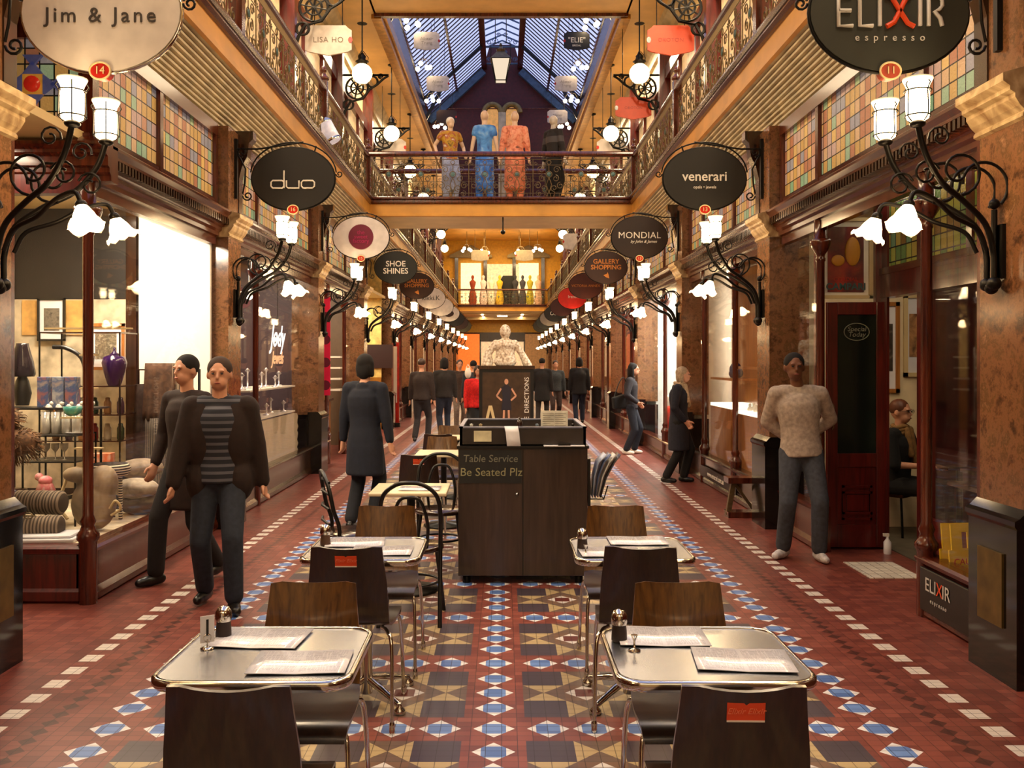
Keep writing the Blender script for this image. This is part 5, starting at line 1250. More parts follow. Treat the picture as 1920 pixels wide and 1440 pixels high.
# yellow end wall doorways with pediments
for i,x in enumerate((-1.85,1.55)):
    r = empty('door_%d' % (i+1), (x,53.95,GZ), 0); r['kind'] = 'structure'; r['label'] = 'pedimented doorway in the yellow end wall'
    MB().box(-.95,-.75,-.15,0,0,2.9).box(.75,.95,-.15,0,0,2.9).build('pilaster', M['darkwood'], r)
    MB().extr([(-1.25,2.9),(1.25,2.9),(1.25,3.05),(0,3.65),(-1.25,3.05)], -.25, 0).build('pediment', M['brass'], r)
    MB().box(-.6,.6,-.05,0,.2,2.6).build('lit_doorway', plain('lit_doorway',(240,214,160),.5,em=1.2), r)
tag(MB().box(-.9,1.0,53.85,53.95,5.3,7.35).build('window_39', plain('lit_shop_interior',(214,190,150),.5,em=.7)), kind='structure')
r = empty('display_cabinet', (.35,53.45,GZ), 0, 'dark display cabinet on the far bridge between the dress forms', 'cabinet'); MB().box(-.5,.5,-.2,.2,0,1.5).extr([(-.5,1.5),(.5,1.5),(.3,1.8),(-.3,1.8)],-.2,.2).build('body', M['black'], r)
# ================================================================ CAFE DOOR, POSTER, CAFE ITEMS
r = empty('cafe_door', (3.39,8.0,0), 0, 'open maroon cafe door with a long chalkboard panel reading Special Today', 'door')
dw = .52
dl = MB(); dl.box(-dw,-dw+.09,-.045,0,.02,2.16).box(-.09,0,-.045,0,.02,2.16).box(-dw+.09,-.09,-.045,0,2.05,2.16).box(-dw+.09,-.09,-.045,0,.72,.84).box(-dw+.09,-.09,-.045,0,.02,.22).box(-dw+.09,-.09,-.035,-.01,.22,.72)
dl.build('door_leaf', M['maroon'], r, bev=.004)
MB().box(-dw+.09,-.09,-.032,-.012,.84,2.05).build('glass_panel', plain('blackboard_glass',(18,26,22),.15), r)
pn_ = MB()
for z0,z1,d_ in ((.26,.56,.016),(.31,.51,.02)): 
    for a in ((-dw+.13,-.13,z0,z0+.02),(-dw+.13,-.13,z1-.02,z1),(-dw+.13,-dw+.15,z0,z1),(-.15,-.13,z0,z1)): pn_.box(a[0],a[1],-.035-d_,-.035,a[2],a[3])
pn_.box(-dw+.17,-.17,-.05,-.035,.34,.48).build('raised_panel', M['maroon'], r)
MB().tube([(-dw+.045,-.05,1.05),(-dw+.045,-.075,1.07),(-dw+.045,-.075,1.25),(-dw+.045,-.05,1.27)], .006, 6).build('handle', M['brass'], r)
MB().tube([(-.26+.11*math.cos(a),-.034,1.90+.075*math.sin(a)) for a in [2*PI*i/30 for i in range(30)]], .004, 5, True).build('chalk_oval', chalk, r)
text('Special\nToday', .06, r, (-.26,-.034,1.90), chalk, 'chalk_lettering', .0004, shear=.2, line=.8)
q = empty('framed_poster', (3.09,8.12,2.56), 0, 'red vintage drinks poster in a cream arched frame above the open door', 'poster')
MB().extr([(-.24,-.36),(.24,-.36),(.24,.30),(.20,.36),(-.20,.36),(-.24,.30)], 0, .02).build('mount', M['white'], q)
for a in ((-.24,-.205,-.36,.34),(.205,.24,-.36,.34),(-.24,.24,-.36,-.33),(-.22,.22,.33,.36)): MB().box(a[0],a[1],-.02,0,a[2],a[3]).build('frame', M['cream'], q)
MB().box(-.16,.16,-.006,0,-.30,.28).build('print', floral('poster_print',[(30,20,20),(110,24,20),(180,50,20)],4), q)
MB().ball((.06,-.01,.06),(.07,.012,.13)).ball((-.07,-.01,-.02),(.06,.012,.05)).build('printed_bottle', face('poster_orange',(206,140,40)), q)
text('CORDIAL', .05, q, (0,-.01,-.19), M['red'], 'lettering', .001); text('CAMPARI', .085, q, (0,-.01,-.255), face('teal_print',(50,90,90)), 'lettering', .001, bold=.002)
def frame_pic(x,y,z,w_,h_,fm,pm,label,th=.04,mat=None):
    q = empty('picture_frame', (x,y,z), 0, label, 'picture')
    for a in ((-w_/2,-w_/2+th,-h_/2,h_/2),(w_/2-th,w_/2,-h_/2,h_/2),(-w_/2,w_/2,-h_/2,-h_/2+th),(-w_/2,w_/2,h_/2-th,h_/2)): MB().box(a[0],a[1],-.025,0,a[2],a[3]).build('frame', fm, q)
    MB().box(-w_/2+th,w_/2-th,-.008,0,-h_/2+th,h_/2-th).build('mount', M['paper'], q)
    MB().box(-w_*.28,w_*.28,-.011,-.008,-h_*.26,h_*.26).build('picture', pm, q); return q
frame_pic(3.82,9.05,1.78,.30,.90,M['honey'],floral('mirror_shelf_view',[(16,14,12),(60,50,40),(140,130,110)],9),'wooden framed mirror behind the seated woman')
frame_pic(4.14,9.05,1.90,.26,.82,M['cream'],floral('abstract_print',[(60,20,16),(190,140,90),(30,20,20)],7),'cream framed print right of the wooden mirror')
r = empty('spray_bottle', (3.32,7.78,0), 0, 'small white spray bottle on the floor by the open door', 'bottle'); MB().lathe([(.03,0),(.032,.01),(.032,.10),(.012,.13),(.012,.15)], n=12).build('bottle', M['paper'], r); MB().box(-.035,.012,-.01,.01,.15,.175).build('trigger', M['white'], r)
# wet floor sign behind the cafe window
r = empty('wet_floor_sign', (2.97,5.70,.335), .1, 'yellow wet floor caution sign inside the near right window', 'floor sign')
yel = plain('safety_yellow',(226,190,20),.4,var=.03)
q = Matrix.Rotation(-.12,3,'X')
def ws(dy): 
    m_ = MB()
    for (x0,x1,z0,z1) in ((-.14,.14,-.32,.13),(-.12,-.05,.13,.24),(.05,.12,.13,.24),(-.12,.12,.24,.29)): m_.box(x0,x1,dy,dy+.012,z0,z1)
    return m_.xf(q)
ws(0).build('front_panel', yel, r); ws(.10).build('rear_panel', yel, r)
text('CAUTION', .055, r, (0,-.012,.06), M['red'], 'lettering', .001); text('WET\nFLOOR', .06, r, (0,-.014,-.08), M['black'], 'lettering', .001)
trim(MB().box(2.86,3.38,5.0,5.86,.0,.02), M['darkwood'])
# ELIXIR kick board
r = empty('name_board', (2.735,5.62,.20), 0, 'slanted black name board reading ELIXIR espresso under the cafe window', 'sign')
MB().box(-.01,.01,-.42,.26,-.15,.13).build('board', M['black'], r, bev=.01)
text('ELI', .12, r, (-.014,.10,.03), sil, 'name_lettering', .001, rot=(PI/2,0,-PI/2)); text('X', .12, r, (-.014,-.015,.03), M['orange'], 'orange_letter', .001, rot=(PI/2,0,-PI/2)); text('IR', .12, r, (-.014,-.10,.03), sil, 'name_lettering', .001, rot=(PI/2,0,-PI/2))
text('espresso', .04, r, (-.014,.0,-.06), sil, 'small_lettering', .001, rot=(PI/2,0,-PI/2), space=1.5)
# ghost-free furniture inside the cafe seen through the near window
for i,(x,y) in enumerate(((3.7,6.6),(4.2,7.4))):
    r = empty('cafe_table', (x,y,0), 0, ('nearer','farther')[i]+' dark table inside the cafe behind the near right window', 'table')
    MB().box(-.3,.3,-.3,.3,.71,.74).build('tabletop', M['darkwood'], r); MB().lathe([(.2,0),(.03,.03),(.03,.7)], n=10).build('pedestal', M['iron'], r)
    c = copy_tree(PC); place(c, (x-.1,y-.45,0), 0, ('nearer','farther')[i]+' plywood chair inside the cafe behind the near right window', 'chair', 'brown plywood cafe chairs')
r = empty('service_counter', (4.4,5.6,0), 0, 'grey panelled counter inside the cafe', 'counter'); MB().box(-.3,.3,-.6,1.3,0,1.1).build('counter_body', plain('grey_counter',(96,92,80),.4), r)
pp = MB()
for i in range(4): pp.box(-.33,-.3,-.5+.45*i,-.18+.45*i,.4,.95)
pp.build('panel', plain('pale_panel',(140,134,116),.4), r); MB().box(-.34,.34,-.64,1.34,1.1,1.14).build('countertop', M['black'], r)
# ================================================================ LEFT SHOP DISPLAY
def item(name, label, cat, mb, mat, loc, rz=0, group=None, bev=0): return tag(mb.build(name, mat, loc=loc, rz=rz, bev=bev), label, cat, group)
trim(MB().box(-4.05,-2.86,6.3,8.9,.30,.385), plain('window_bed_cloth',(222,206,176),.7), 'pale display floor of the left corner window')
trim(MB().box(-3.49,-2.80,8.84,8.885,.4,3.14), plain('lit_white_panel',(250,242,224),.6,var=0,em=.12), 'bright white wall at the end of the left corner window')  # the white wall is also given a faint glow of its own
trim(MB().box(-3.62,-3.52,8.85,9.0,.4,3.14), M['darkwood'])
trim(MB().box(-4.9,-3.62,8.95,9.0,2.25,3.14), plain('dark_brown_panel',(26,20,16),.5))
trim(MB().box(-4.9,-3.62,8.95,9.0,.4,2.25), plain('grey_shop_wall',(196,182,156),.6))
for x,lb in ((-4.55,'left'),(-4.12,'right')): trim(MB().box(x-.12,x+.12,8.93,8.95,1.9,2.24), plain('tan_panel',(206,158,88),.5))
frame_pic(-4.36,8.90,2.05,.27,.42,M['black'],floral('etching',[(30,28,24),(120,110,96),(60,56,48)],22),'black framed etching high on the back wall of the left shop',.02)
frame_pic(-3.70,8.60,1.78,.36,.44,M['honey'],floral('grey_relief_print',[(150,136,110),(90,80,64),(190,176,150)],30),'wood framed grey print above the purple vase',.03)
# shelf units
def shelves(name, label, x0,x1,y0,y1,zs,mat,post_=None,cat='shelf'):
    r = empty(name, ((x0+x1)/2,(y0+y1)/2,0), 0, label, cat); a,b_ = (x1-x0)/2,(y1-y0)/2
    for z in zs: MB().box(-a,a,-b_,b_,z-.012,z).build('shelf', mat, r)
    for sx_ in (-1,1):
        for sy_ in (-1,1): MB().tube([(sx_*a,sy_*b_,.385),(sx_*a,sy_*b_,max(zs))], .008, 6).build('upright', M['iron'], r)
    return r
shelves('glass_shelf_unit','glass shelf rack behind the post in the left shop window',-4.0,-3.30,7.95,8.35,(.95,1.18,1.43,1.9),M['darkwood'])
shelves('display_table','black two-tier display table with glassware in the left shop',-3.62,-3.22,6.95,7.3,(.88,1.08),M['black'])
r = empty('display_stand', (-3.07,6.85,.385), 0, 'pale yellow post stand with cross arms in the left shop window', 'stand')
MB().box(-.018,.018,-.018,.018,0,1.58).build('post', plain('pale_timber',(206,160,70),.4), r)
for i,(z,l_) in enumerate(((1.50,.32),(1.30,.06),(1.05,.06),(.83,.20),(.6,.1))): MB().box(-l_,l_ if i != 3 else .03,-.03,.03,z,z+.012).build('cross_arm', M['cream'], r)
def vase(label, prof, mat, loc, cat='vase', n=20): return item('vase' if cat == 'vase' else cat, label, cat, MB().lathe(prof, n=n), mat, loc)
vase('deep purple lidded vase on the glass shelf', [(.05,0),(.06,.02),(.09,.12),(.105,.2),(.09,.25),(.04,.27),(.045,.275),(.02,.29),(.008,.31),(.012,.33),(0,.335)], plain('purple_glaze',(40,16,66),.15), (-3.36,7.98,1.43))
vase('tall dark tapered vase at the upper left of the shop display', [(.09,0),(.10,.02),(.085,.12),(.05,.25),(.048,.27),(.04,.27)], plain('smoked_glass_glaze',(34,26,34),.1), (-3.86,7.4,1.52))
vase('marbled blue vase beside the near pillar in the left shop', [(.03,0),(.05,.1),(.055,.22),(.05,.32),(.06,.35),(.05,.35)], floral('blue_marbled',[(50,50,120),(120,120,190),(210,200,210)],9,.2), (-3.72,6.9,1.28))
for i,(x,c) in enumerate(((-3.60,0),(-3.48,1),(-3.38,0))):
    item('printed_box', ('left orange face-print','middle white face-print','right orange face-print')[i]+' box on the left shop shelf', 'box', MB().box(-.045,.045,-.04,.04,0,.24), floral('face_print',[(200,110,50),(60,90,140),(220,190,150)] if c == 0 else [(220,214,200),(90,110,150),(220,190,150)],12), (x,7.25,1.28), bev=.004)
item('display_shelf','shelf carrying the face-print boxes','shelf', MB().box(-.4,.4,-.15,.15,-.015,0).tube([(-.35,.1,-.015),(-.35,.1,-.9)],.01,6).tube([(.35,.1,-.015),(.35,.1,-.9)],.01,6), M['black'], (-3.55,7.25,1.28))
item('vase','small dark vase standing on the shelf end','vase', MB().lathe([(.05,0),(.07,.1),(.05,.2),(.03,.24)],n=14), M['black'], (-3.86,7.4,1.285))
item('teal_bowl','teal striped bowl on the cross arm','bowl', MB().lathe([(.03,0),(.06,.02),(.07,.07),(.06,.07)],n=16), floral('teal_glaze',[(30,100,110),(60,150,140),(200,190,150)],10,.2), (-3.24,6.95,1.23))
item('antler_sculpture','dark curved horn sculpture with pale discs on the shelf','ornament', MB().tube(S([(0,0,0),(.02,0,.2),(-.02,0,.38),(-.14,0,.46),(-.25,0,.47)]), .018,8).tube(S([(.06,0,0),(.05,0,.2),(.07,0,.42)]),.02,8), M['black'], (-3.36,7.4,1.29))
for i in range(4): item('glass_tumbler','tall glass tumbler on the upper tier of the display table, %s from the left' % ORD[i],'glass', MB().lathe([(.028,0),(.032,.01),(.034,.17),(.031,.17),(.028,.015),(0,.012)],n=14), plain('bright_glassware',(200,196,186),.08,.3), (-3.52+.08*i,7.1,1.08), 0,'glass tumblers on the display table')
for i in range(5): item('glass_vase','small clear vase with pale blossoms behind the tumblers, %s from the left' % ORD[i],'vase', MB().lathe([(.02,0),(.022,.12),(.012,.14)],n=10).ball((0,0,.19),(.035,.03,.04),8,6).ball((.02,0,.23),.02), floral('white_blossom',[(230,220,200),(250,250,245),(150,130,110)],30), (-3.55+.08*i,7.22,1.08), 0, 'blossom vases in the left shop')
for i in range(4): item('wine_glass','wine glass on the lower tier of the display table, %s from the left' % ORD[i],'glass', MB().lathe([(.025,0),(.004,.005),(.004,.06),(.028,.09),(.03,.13),(.026,.13)],n=12), plain('bright_glassware',(200,196,186),.08,.3), (-3.56+.07*i,7.05,.882), 0,'wine glasses on the display table')
item('white_plate','white plate lying on the display table','plate', MB().lathe([(.04,0),(.09,.012),(.0,.006)],n=18), M['paper'], (-3.27,7.1,1.08))
# bottles and jars on the rack
bc = [(170,50,40),(200,180,150),(40,60,40),(140,100,60),(60,40,60),(200,140,80)]
for i in range(6):
    for z in (.95,1.18): item('jar','%s jar from the left on the %s shelf of the glass rack' % (ORD[i], 'lower' if z < 1 else 'middle'),'jar', MB().lathe([(.025,0),(.032,.01),(.032,.10),(.02,.12),(.02,.14),(.0,.145)],n=12), plain('jar_glaze',bc[(i+int(z*10))%6],.25), (-3.93+.115*i,8.1,z), 0,'jars on the glass rack')
item('gift_box','orange and white printed box low on the rack','box', MB().box(-.08,.08,-.05,.05,0,.13), floral('coral_print',[(230,220,200),(230,110,60),(230,220,200)],8), (-3.42,7.9,.72), bev=.004)
item('low_plinth','dark plinth under the orange box','plinth', MB().box(-.2,.2,-.15,.15,0,.335), M['black'], (-3.4,7.9,.385))
# fur hats
fur = floral('brown_fur',[(30,18,10),(96,64,38),(150,110,70)],26,.9)
for i,(x,z,rx) in enumerate(((-3.60,1.22,.16),(-3.48,1.06,.19))):
    m_ = MB(); m_.ball((0,0,0),(rx,.13,.10),20,12)
    RR = random.Random(i)
    for q in range(260):
        a = RR.random()*2*PI; b_ = RR.random()*PI-PI/2; n_ = Vector((math.cos(a)*math.cos(b_),math.sin(a)*math.cos(b_),math.sin(b_))); p = Vector((n_.x*rx,n_.y*.13,n_.z*.10))
        m_.tube([p*.95, p+n_*.03+Vector((RR.uniform(-.02,.02),0,-.012)), p+n_*.045+Vector((RR.uniform(-.03,.03),0,-.03))], [.006,.004,.001], 3)
    item('fur_hat', ('upper','lower')[i]+' brown fur hat at the left edge of the shop window','hat', m_, fur, (x,6.55,z))
    item('hat_stand', 'thin stand holding the %s fur hat' % ('upper','lower')[i],'stand', MB().tube([(0,0,0),(0,0,z-.385-.05)],.01,6).lathe([(.08,0),(.08,.01),(.01,.015)],n=12), M['iron'], (x+.04*(1-2*i),6.55,.385))
def vstripe(n,c0,c1,per):
    m, nt, b = newmat(n); sp = nt.nodes.new('ShaderNodeSeparateXYZ'); nt.links.new(coords(nt), sp.inputs[0]); z = E(nt, sp.outputs[0])
    nt.links.new(mixc(nt,(z/per).fract() < .5, lin(c0), lin(c1)), b.inputs['Base Color']); b.inputs['Roughness'].default_value=.9; return m
# bolsters (ribbed rolls)
def roll(L, r_, per=.016):
    prof = []; n = int(L/per)
    for i in range(n): z = -L/2+L*i/n; prof += [(r_-.004,z),(r_+.003,z+per*.5)]
    prof = [(.001,-L/2-.012),(r_*.8,-L/2-.01)]+prof+[(r_*.8,L/2+.01),(.001,L/2+.012)]
    return MB().lathe(prof, n=20, mt=Matrix.Rotation(PI/2,3,'Y'))
rib_ = vstripe('taupe_ribbed_cloth',(70,58,48),(140,122,102),.024)
item('bolster_cushion','upper grey ribbed bolster stacked behind the lower one','cushion', roll(.34,.085), rib_, (-3.32,6.62,.62), -.1,'ribbed bolsters in the left window')
item('bolster_cushion','lower taupe ribbed bolster with a metal clasp','cushion', roll(.36,.08), rib_, (-3.28,6.46,.47), .12,'ribbed bolsters in the left window')
item('metal_clasp','ornate metal clasp between the two bolsters','ornament', MB().tube([(.03*math.cos(a),0,.02*math.sin(a)) for a in [2*PI*i/14 for i in range(14)]],.005,5,True).tube([(-.05,0,0),(.05,0,0)],.005,5), M['brass'], (-3.29,6.40,.56))
item('fringed_bag','dark sequinned round bag on the display floor at the left','bag', MB().ball((0,0,.17),(.14,.12,.18),16,12), floral('black_sequin',[(14,12,12),(60,54,50),(160,150,140)],70,.3), (-3.55,6.42,.385))
item('folded_throw','white folded cloth lying on the display floor','cloth', MB().box(-.28,.28,-.14,.14,0,.03).box(-.25,.25,-.12,.12,.03,.05), M['paper'], (-3.22,6.42,.386), .1, bev=.012)
r = empty('slouchy_handbag', (-3.0,6.78,.386), 0, 'large cream and grey slouchy handbag beside the corner post', 'bag')
o = MB().ball((0,0,.20),(.17,.12,.20)).ball((.07,0,.36),(.11,.10,.13)).ball((-.12,-.03,.42),(.10,.07,.06)).build('bag_body', floral('cream_grey_leather',[(70,58,48),(150,128,100),(214,196,164)],3,.6), r); remesh(o,.015)
MB().tube(S([(-.2,0,.40),(-.24,-.04,.2),(-.16,-.08,.1)]),.012,6).tube(S([(.16,-.1,.18),(.21,-.12,.24),(.24,-.1,.18),(.17,-.1,.13)]),.010,6).build('handle', M['cream'], r)
for i,(x,y,z,c) in enumerate(((-2.98,7.5,.60,(196,180,160)),(-2.94,7.55,.46,(110,96,84)),(-3.02,7.7,.74,(170,150,130)))):
    item('cushion',('pale grey pleated','dark charcoal pleated','beige feathery')[i]+' cushion stacked in the left window','cushion', MB().ball((0,0,0),(.19,.13,.085),18,10), floral('pleated_cloth',[tuple(v*.6 for v in c),c],12,.9), (x,y,z), .3*i)
item('striped_stool','zigzag-striped round stool seat behind the post','stool', MB().lathe([(.15,0),(.17,.03),(.17,.06),(.15,.09),(0,.09)],n=20).tube([(.1,0,0),(.1,0,-.35)],.015,6).tube([(-.1,0,0),(-.1,0,-.35)],.015,6).tube([(0,.1,0),(0,.1,-.35)],.015,6), striped('zigzag_cloth',(40,32,28),(220,206,180),.02), (-3.1,7.25,.74))
item('black_stool','round black stool with a timber drum base at the left','stool', MB().lathe([(.08,0),(.08,.22),(.11,.23),(.11,.29),(0,.30)],n=16), M['darkwood'], (-3.68,6.9,.386))
item('posy_vase','pink and cream posy in a squat vase below the display table','vase', MB().lathe([(.04,0),(.07,.05),(.05,.1)],n=14).ball((0,0,.12),(.05,.05,.04)).ball((-.05,0,.15),.03), floral('pink_posy',[(220,200,180),(230,120,130),(240,230,220)],14), (-3.42,6.9,.62))
item('low_table','small dark table under the posy vase','table', MB().box(-.14,.14,-.12,.12,.2,.23).tube([(-.1,0,0),(-.1,0,.2)],.01,6).tube([(.1,0,0),(.1,0,.2)],.01,6), M['black'], (-3.42,6.92,.386))
# draped throws on a rack
r = empty('throw_rack', (-3.02,8.35,.386), 0, 'rack draped with brown and grey striped woollen throws before the white panel', 'rack')
MB().tube([(-.28,0,0),(-.28,0,1.18),(.28,0,1.18),(.28,0,0)],.015,8).build('rail', M['iron'], r)
def drape(x0,x1,z0,z1,y,mat,nm,seed=0,th=.012):
    m_ = MB(); n = 14; vs=[]; RR=random.Random(seed)
    ph=RR.random()*6
    for j in range(7):
        t=j/6
        for i in range(n+1):
            u_=i/n; x=x0+(x1-x0)*u_+.04*(t)*(u_-.5); z=z1+(z0-z1)*t; vs.append((x, y-.03*t+.018*math.sin(u_*18+ph)*(.3+t), z+.01*math.sin(u_*9+ph)*t))
    m_.add(vs,[(j*(n+1)+i,j*(n+1)+i+1,(j+1)*(n+1)+i+1,(j+1)*(n+1)+i) for j in range(6) for i in range(n)],True)
    o=item('woollen_throw',nm,'throw',m_,mat,(-3.02,8.35,.386),0,'throws on the rack'); s_=o.modifiers.new('thickness','SOLIDIFY'); s_.thickness=th; return o
drape(-.20,.08,.72,1.24,-.05,floral('umber_throw',[(50,30,20),(96,66,46)],20,.9),'brown woollen throw draped over the top of the rack',1)
drape(.06,.24,.40,1.24,-.06,vstripe('stripe_throw',(150,128,104),(86,70,54),.03),'beige and brown striped throw at the right of the rack',2)
drape(-.30,-.1,.30,1.05,-.03,floral('dark_throw',[(30,24,22),(70,58,50)],20,.9),'dark charcoal throw hanging at the left of the rack',3)
drape(-.18,.2,.02,.74,-.09,vstripe('grey_throw',(60,52,46),(104,92,80),.02),'grey fine-striped throw hanging low on the rack',4)
# ================================================================ OTHER WINDOWS
def shelf_bay(s,k,zs,x0=2.90,x1=3.4,mat='white',nm='display_shelf',ya=None,yb=None,lab=''):
    a_,b_ = bay(k); a_ = ya or a_+.2; b_ = yb or b_-.2
    for i,z in enumerate(zs): item(nm,'%s %s' % (lab,('lower','upper','top')[i]),'shelf', MB().box(s*x0,s*x1,a_,b_,z-.02,z), M[mat] if isinstance(mat,str) else mat,(0,0,0))
# left second shop: jewellery display, buttoned panel, neon script
shelf_bay(-1,1,(.95,1.30),ya=10.6,yb=12.9,lab='white jewellery display shelf in the duo shop window,')
trim(MB().box(-4.05,-4.0,9.7,13.0,.0,3.1), plain('mauve_wall',(96,72,84),.6))
r = empty('tufted_panel', (-2.86,10.55,.25), 0, 'cream buttoned upholstered panel below the duo shop window', 'panel')
m_ = MB(); n1,n2=44,14; vs=[]
for j in range(n2+1):
    for i in range(n1+1):
        y=2.35*i/n1; z=.66*j/n2; q=(math.sin(y*PI/.12+z*PI/.12)*math.sin(y*PI/.12-z*PI/.12)); vs.append((-.02+.025*abs(q)**.5,y,z))
m_.add(vs,[(j*(n1+1)+i,j*(n1+1)+i+1,(j+1)*(n1+1)+i+1,(j+1)*(n1+1)+i) for j in range(n2) for i in range(n1)],True); m_.box(-.06,-.03,0,2.35,0,.66)
m_.build('upholstery', plain('cream_leather',(206,190,160),.4,var=.04), r)
RR=random.Random(3)
for i in range(14):
    y=10.75+.15*i; item('jewellery_stand','small silver jewellery piece on the %s shelf of the duo shop, %s from the front' % (('lower','upper')[i%2],ORD[i//2]),'jewellery', MB().lathe([(.05,0),(.05,.01),(.01,.02),(.012,.10+.05*(i%3)),(.04,.12+.05*(i%3)),(0,.16+.05*(i%3))],n=10), plain('silver_glint',(226,220,224),.15,.6), (-2.98-.1*(i%3),y,.95 if i%2==0 else 1.30),0,'silver pieces in the duo shop')
r = empty('neon_sign', (-2.95,12.1,1.80), 0, 'white glowing script sign hanging in the duo shop window', 'sign')
text('Jody', .42, r, (0,0,.16), emis('neon_white',(1,.93,.85),1.6), 'neon_lettering', .004, rot=(PI/2,0,PI/2), shear=.4); text('Jewels', .24, r, (0,.0,-.12), emis('neon_orange',(1,.45,.2),1.2), 'neon_lettering', .004, rot=(PI/2,0,PI/2), shear=.4)
MB().tube([(0,0,.3),(0,0,1.34)],.004,4).build('wire', M['iron'], r)
for i,y in enumerate((10.9,12.0)):
    r = empty('dome_lamp',(-3.3,y,2.5),0,'white dome pendant lamp in the duo shop, %s from the front' % ORD[i],'pendant lamp'); MB().lathe([(.14,0),(.12,.05),(.03,.09),(.0,.1)],n=16).tube([(0,0,.1),(0,0,.6)],.006,4).build('shade', M['white'], r); MB().ball((0,0,.0),.05).build('bulb', M['bulb'], r)
# left third shop: pink dotted strip, counter
m, nt, b = newmat('pink_dotted_blind'); sp = nt.nodes.new('ShaderNodeSeparateXYZ'); nt.links.new(coords(nt), sp.inputs[0]); yy,zz_ = E(nt,sp.outputs[0]),E(nt,sp.outputs[2])
d_ = ((zz_/.36).fract()-.5)*.36; e_ = d_.abs()*d_.abs()+yy*yy; nt.links.new(mixc(nt, e_ < .006, lin((214,24,70)), lin((16,10,12))), b.inputs['Base Color']); b.inputs['Emission Color'].default_value=(*lin((200,20,60)),1); b.inputs['Emission Strength'].default_value=.1
item('window_banner','pink banner with black dots in the third left shop window','banner', MB().box(-.075,.075,-.01,.01,1.1,2.65), m, (-2.765,14.42,0))
r = empty('shop_counter',(-3.3,15.6,0),.0,'timber counter with gold goods in the third left shop','counter'); MB().box(-.3,.3,-.5,.5,0,.95).build('counter_body',M['honey'],r); MB().box(-.34,.34,-.55,.55,.95,.99).build('countertop',M['darkwood'],r)
for i in range(5): item('sweet_jar','jar of gold sweets on the third left shop counter, %s from the front' % ORD[i],'jar', MB().lathe([(.07,0),(.07,.16),(.04,.18),(.04,.21),(0,.22)],n=12), plain('gold_sweets',(200,150,60),.3), (-3.15,15.2+.2*i,.99),0,'sweet jars on the counter')
r = empty('ladder_rack',(-3.1,16.8,0),0,'white stepped rack in the third left shop','rack')
for i in range(4): MB().box(-.2,.2,-.3,.3,1.1+.2*i,1.13+.2*i).build('shelf',M['white'],r)
for q in (-.3,.3): MB().box(-.2,-.17,q-.01,q+.01,0,1.9).build('upright',M['white'],r)
# passage plaque and fifth shop sign
item('wall_plaque','dark notice plaque on the cream passage wall at the left','notice', MB().box(-.33,.33,-.03,0,-.28,.28), face('dark_red_plaque',(44,14,12)), (-2.86-.05,pc(4)-.52,1.65+.1))
r = empty('red_banner_sign',(-2.60,pc(4)+.5,0),0,'tall red and white banner sign standing past the left passage','banner'); MB().box(-.18,.05,0,.03,.1,2.1).build('panel',M['red'],r); MB().box(-.13,.0,-.01,0,.6,2.0).build('white_strip',M['white'],r); MB().box(-.2,.08,-.1,.1,0,.1).build('foot',M['black'],r)
# right second shop: jewellers
trim(MB().box(3.30,3.34,9.5,13.0,.0,3.1), M['honey'], 'honey timber back panel of the venerari window')
r = empty('display_case',(0,0,0),0,'lit glass jewellery case against timber in the venerari window','display case')
MB().box(2.84,3.28,9.6,11.0,.0,1.02).build('timber_base',M['honey'],r); MB().box(2.84,3.28,9.6,11.0,1.02,1.06).build('lit_tray',M['screen'],r)
MB().box(2.84,3.28,9.6,11.0,1.55,1.58).build('case_top',M['honey'],r); MB().box(2.835,2.84,9.6,11.0,1.06,1.55).build('case_glass',M['glass'],r)
r = empty('display_case',(0,0,0),0,'second lit jewellery case farther along the venerari window','display case')
MB().box(2.84,3.28,11.2,12.3,.0,1.05).build('timber_base',M['honey'],r); MB().box(2.84,3.28,11.2,12.3,1.05,1.09).build('lit_tray',M['screen'],r); MB().box(2.84,3.28,11.2,12.3,1.40,1.43).build('case_top',M['honey'],r)
for i in range(10): item('jewellery_bust','small white jewellery bust in the venerari case, %s from the front' % ORD[i],'jewellery', MB().lathe([(.03,0),(.035,.02),(.015,.05),(.02,.07),(0,.09)],n=8), M['white'], (2.95+.08*(i%2),9.7+.13*i,1.06),0,'jewellery busts in the lit case')
text('venerari', .12, None, (3.285,9.95,1.42), face('brown_ink',(60,36,20)), 'name_lettering', .002, rot=(PI/2,0,-PI/2)); o = bpy.context.scene.objects[-1]; tag(o,'small brown venerari lettering on the timber back panel','lettering')
for q,lb in ((10.1,'nearer'),(10.7,'farther')): item('case_downlight',lb+' small spotlight in the jewellery case','spotlight', MB().lathe([(.02,0),(.02,.02),(0,.021)],n=10), M['bulb'], (3.05,q,1.528))
item('blue_ornament','dark blue ornament on top of the second jewellery case','ornament', MB().ball((0,0,.1),(.08,.10,.10)).ball((.0,.12,.05),.06).ball((0,-.15,.06),.06), cloth('indigo',(40,40,90)), (3.05,11.8,1.43))
r = empty('window_plinth',(0,0,0),0,'dark timber plinth with crossed brass rails below the venerari case','plinth')
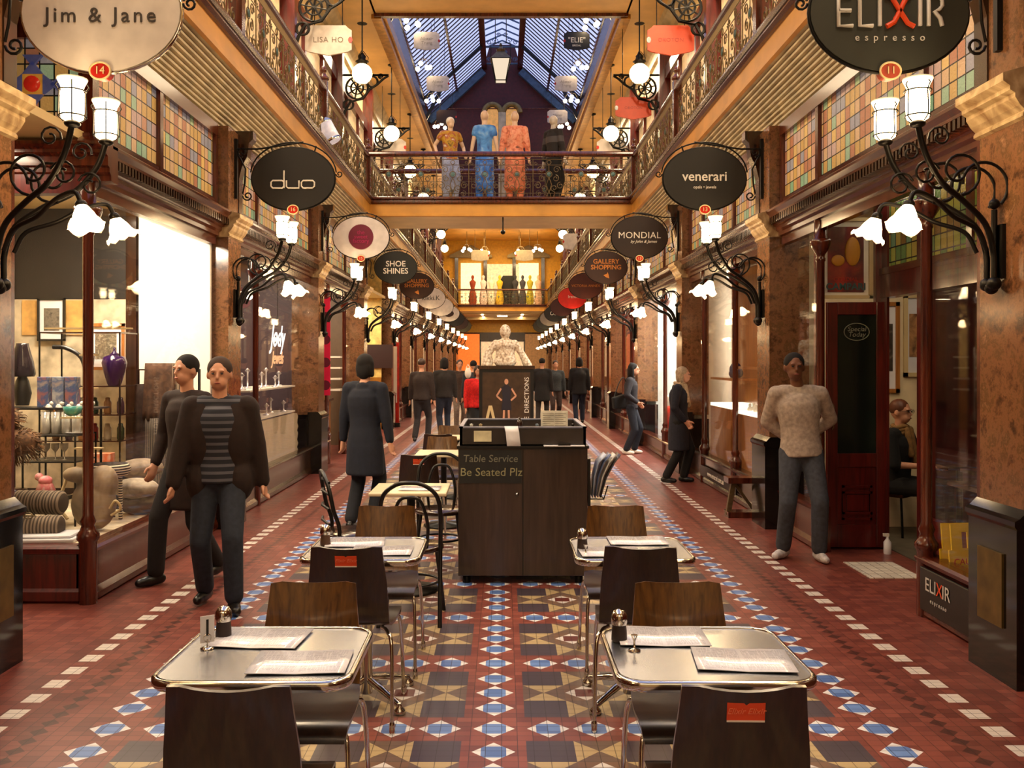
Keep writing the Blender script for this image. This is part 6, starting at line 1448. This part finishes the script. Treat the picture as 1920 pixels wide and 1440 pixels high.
MB().box(2.40,2.78,9.55,9.75,.0,.06).box(2.40,2.78,9.55,9.75,.36,.42).build('rail',M['mahog'],r); MB().beam((2.42,9.65,.02),(2.48,9.65,.38),.05,.05).beam((2.76,9.65,.02),(2.70,9.65,.38),.05,.05).beam((2.48,9.65,.36),(2.7,9.65,.06),.03,.03).build('brace',M['brass'],r)
item('name_strip','black strip with white lettering along the venerari window base','sign', MB().box(2.72,2.74,10.5,12.4,.10,.24), M['black'], (0,0,0))
text('www.venerari.com.au', .10, None, (2.715,11.5,.17), M['white'], 'lettering', .001, rot=(PI/2,0,-PI/2)); o = bpy.context.scene.objects[-1]; tag(o,'small white lettering on the black strip below the venerari window','lettering')
# right third shop: bright white with red chairs
for i,y in enumerate((14.9,16.2)):
    r = empty('shell_chair',(3.12,y,.30),.6,('nearer','farther')[i]+' white chair with a red seat in the MONDIAL window','chair')
    MB().lathe([(.16,.02),(.2,.18),(.21,.4),(.19,.55),(.17,.55),(.16,.2),(.0,.1)],n=16).build('shell',M['red'],r); MB().lathe([(.14,0),(.1,.03),(.03,.05),(.03,.1)],n=12).build('base',M['white'],r); MB().lathe([(.19,.5),(.18,.7),(.14,.75),(.12,.7)],n=16).build('collar',M['white'],r)
r = empty('glass_cabinet',(3.6,15.9,0),0,'pale green glass wall cabinet in the bright MONDIAL shop','cabinet')
MB().box(-.1,.1,-1.3,1.3,0,1.75).build('panels',plain('pale_green_glass',(176,206,190),.15),r)
m_=MB()
for i in range(7): m_.box(-.115,-.1,-1.3+.43*i,-1.28+.43*i,.3,1.75)
m_.build('mullions',M['chrome'],r)
item('coral_ornament','orange coral branch ornament in the right window beyond MONDIAL','ornament', MB().tube(S([(0,0,0),(0,.1,.3),(.05,.0,.5),(0,.2,.7)]),.04,6).tube(S([(0,.05,.2),(0,-.15,.4),(0,-.1,.6)]),.04,6), M['orange'], (3.0,18.6,1.3))
item('timber_plinth','red lacquer plinth below the coral ornament','plinth', MB().box(-.15,.15,-.3,.3,0,1.3), M['red'], (3.0,18.6,0))
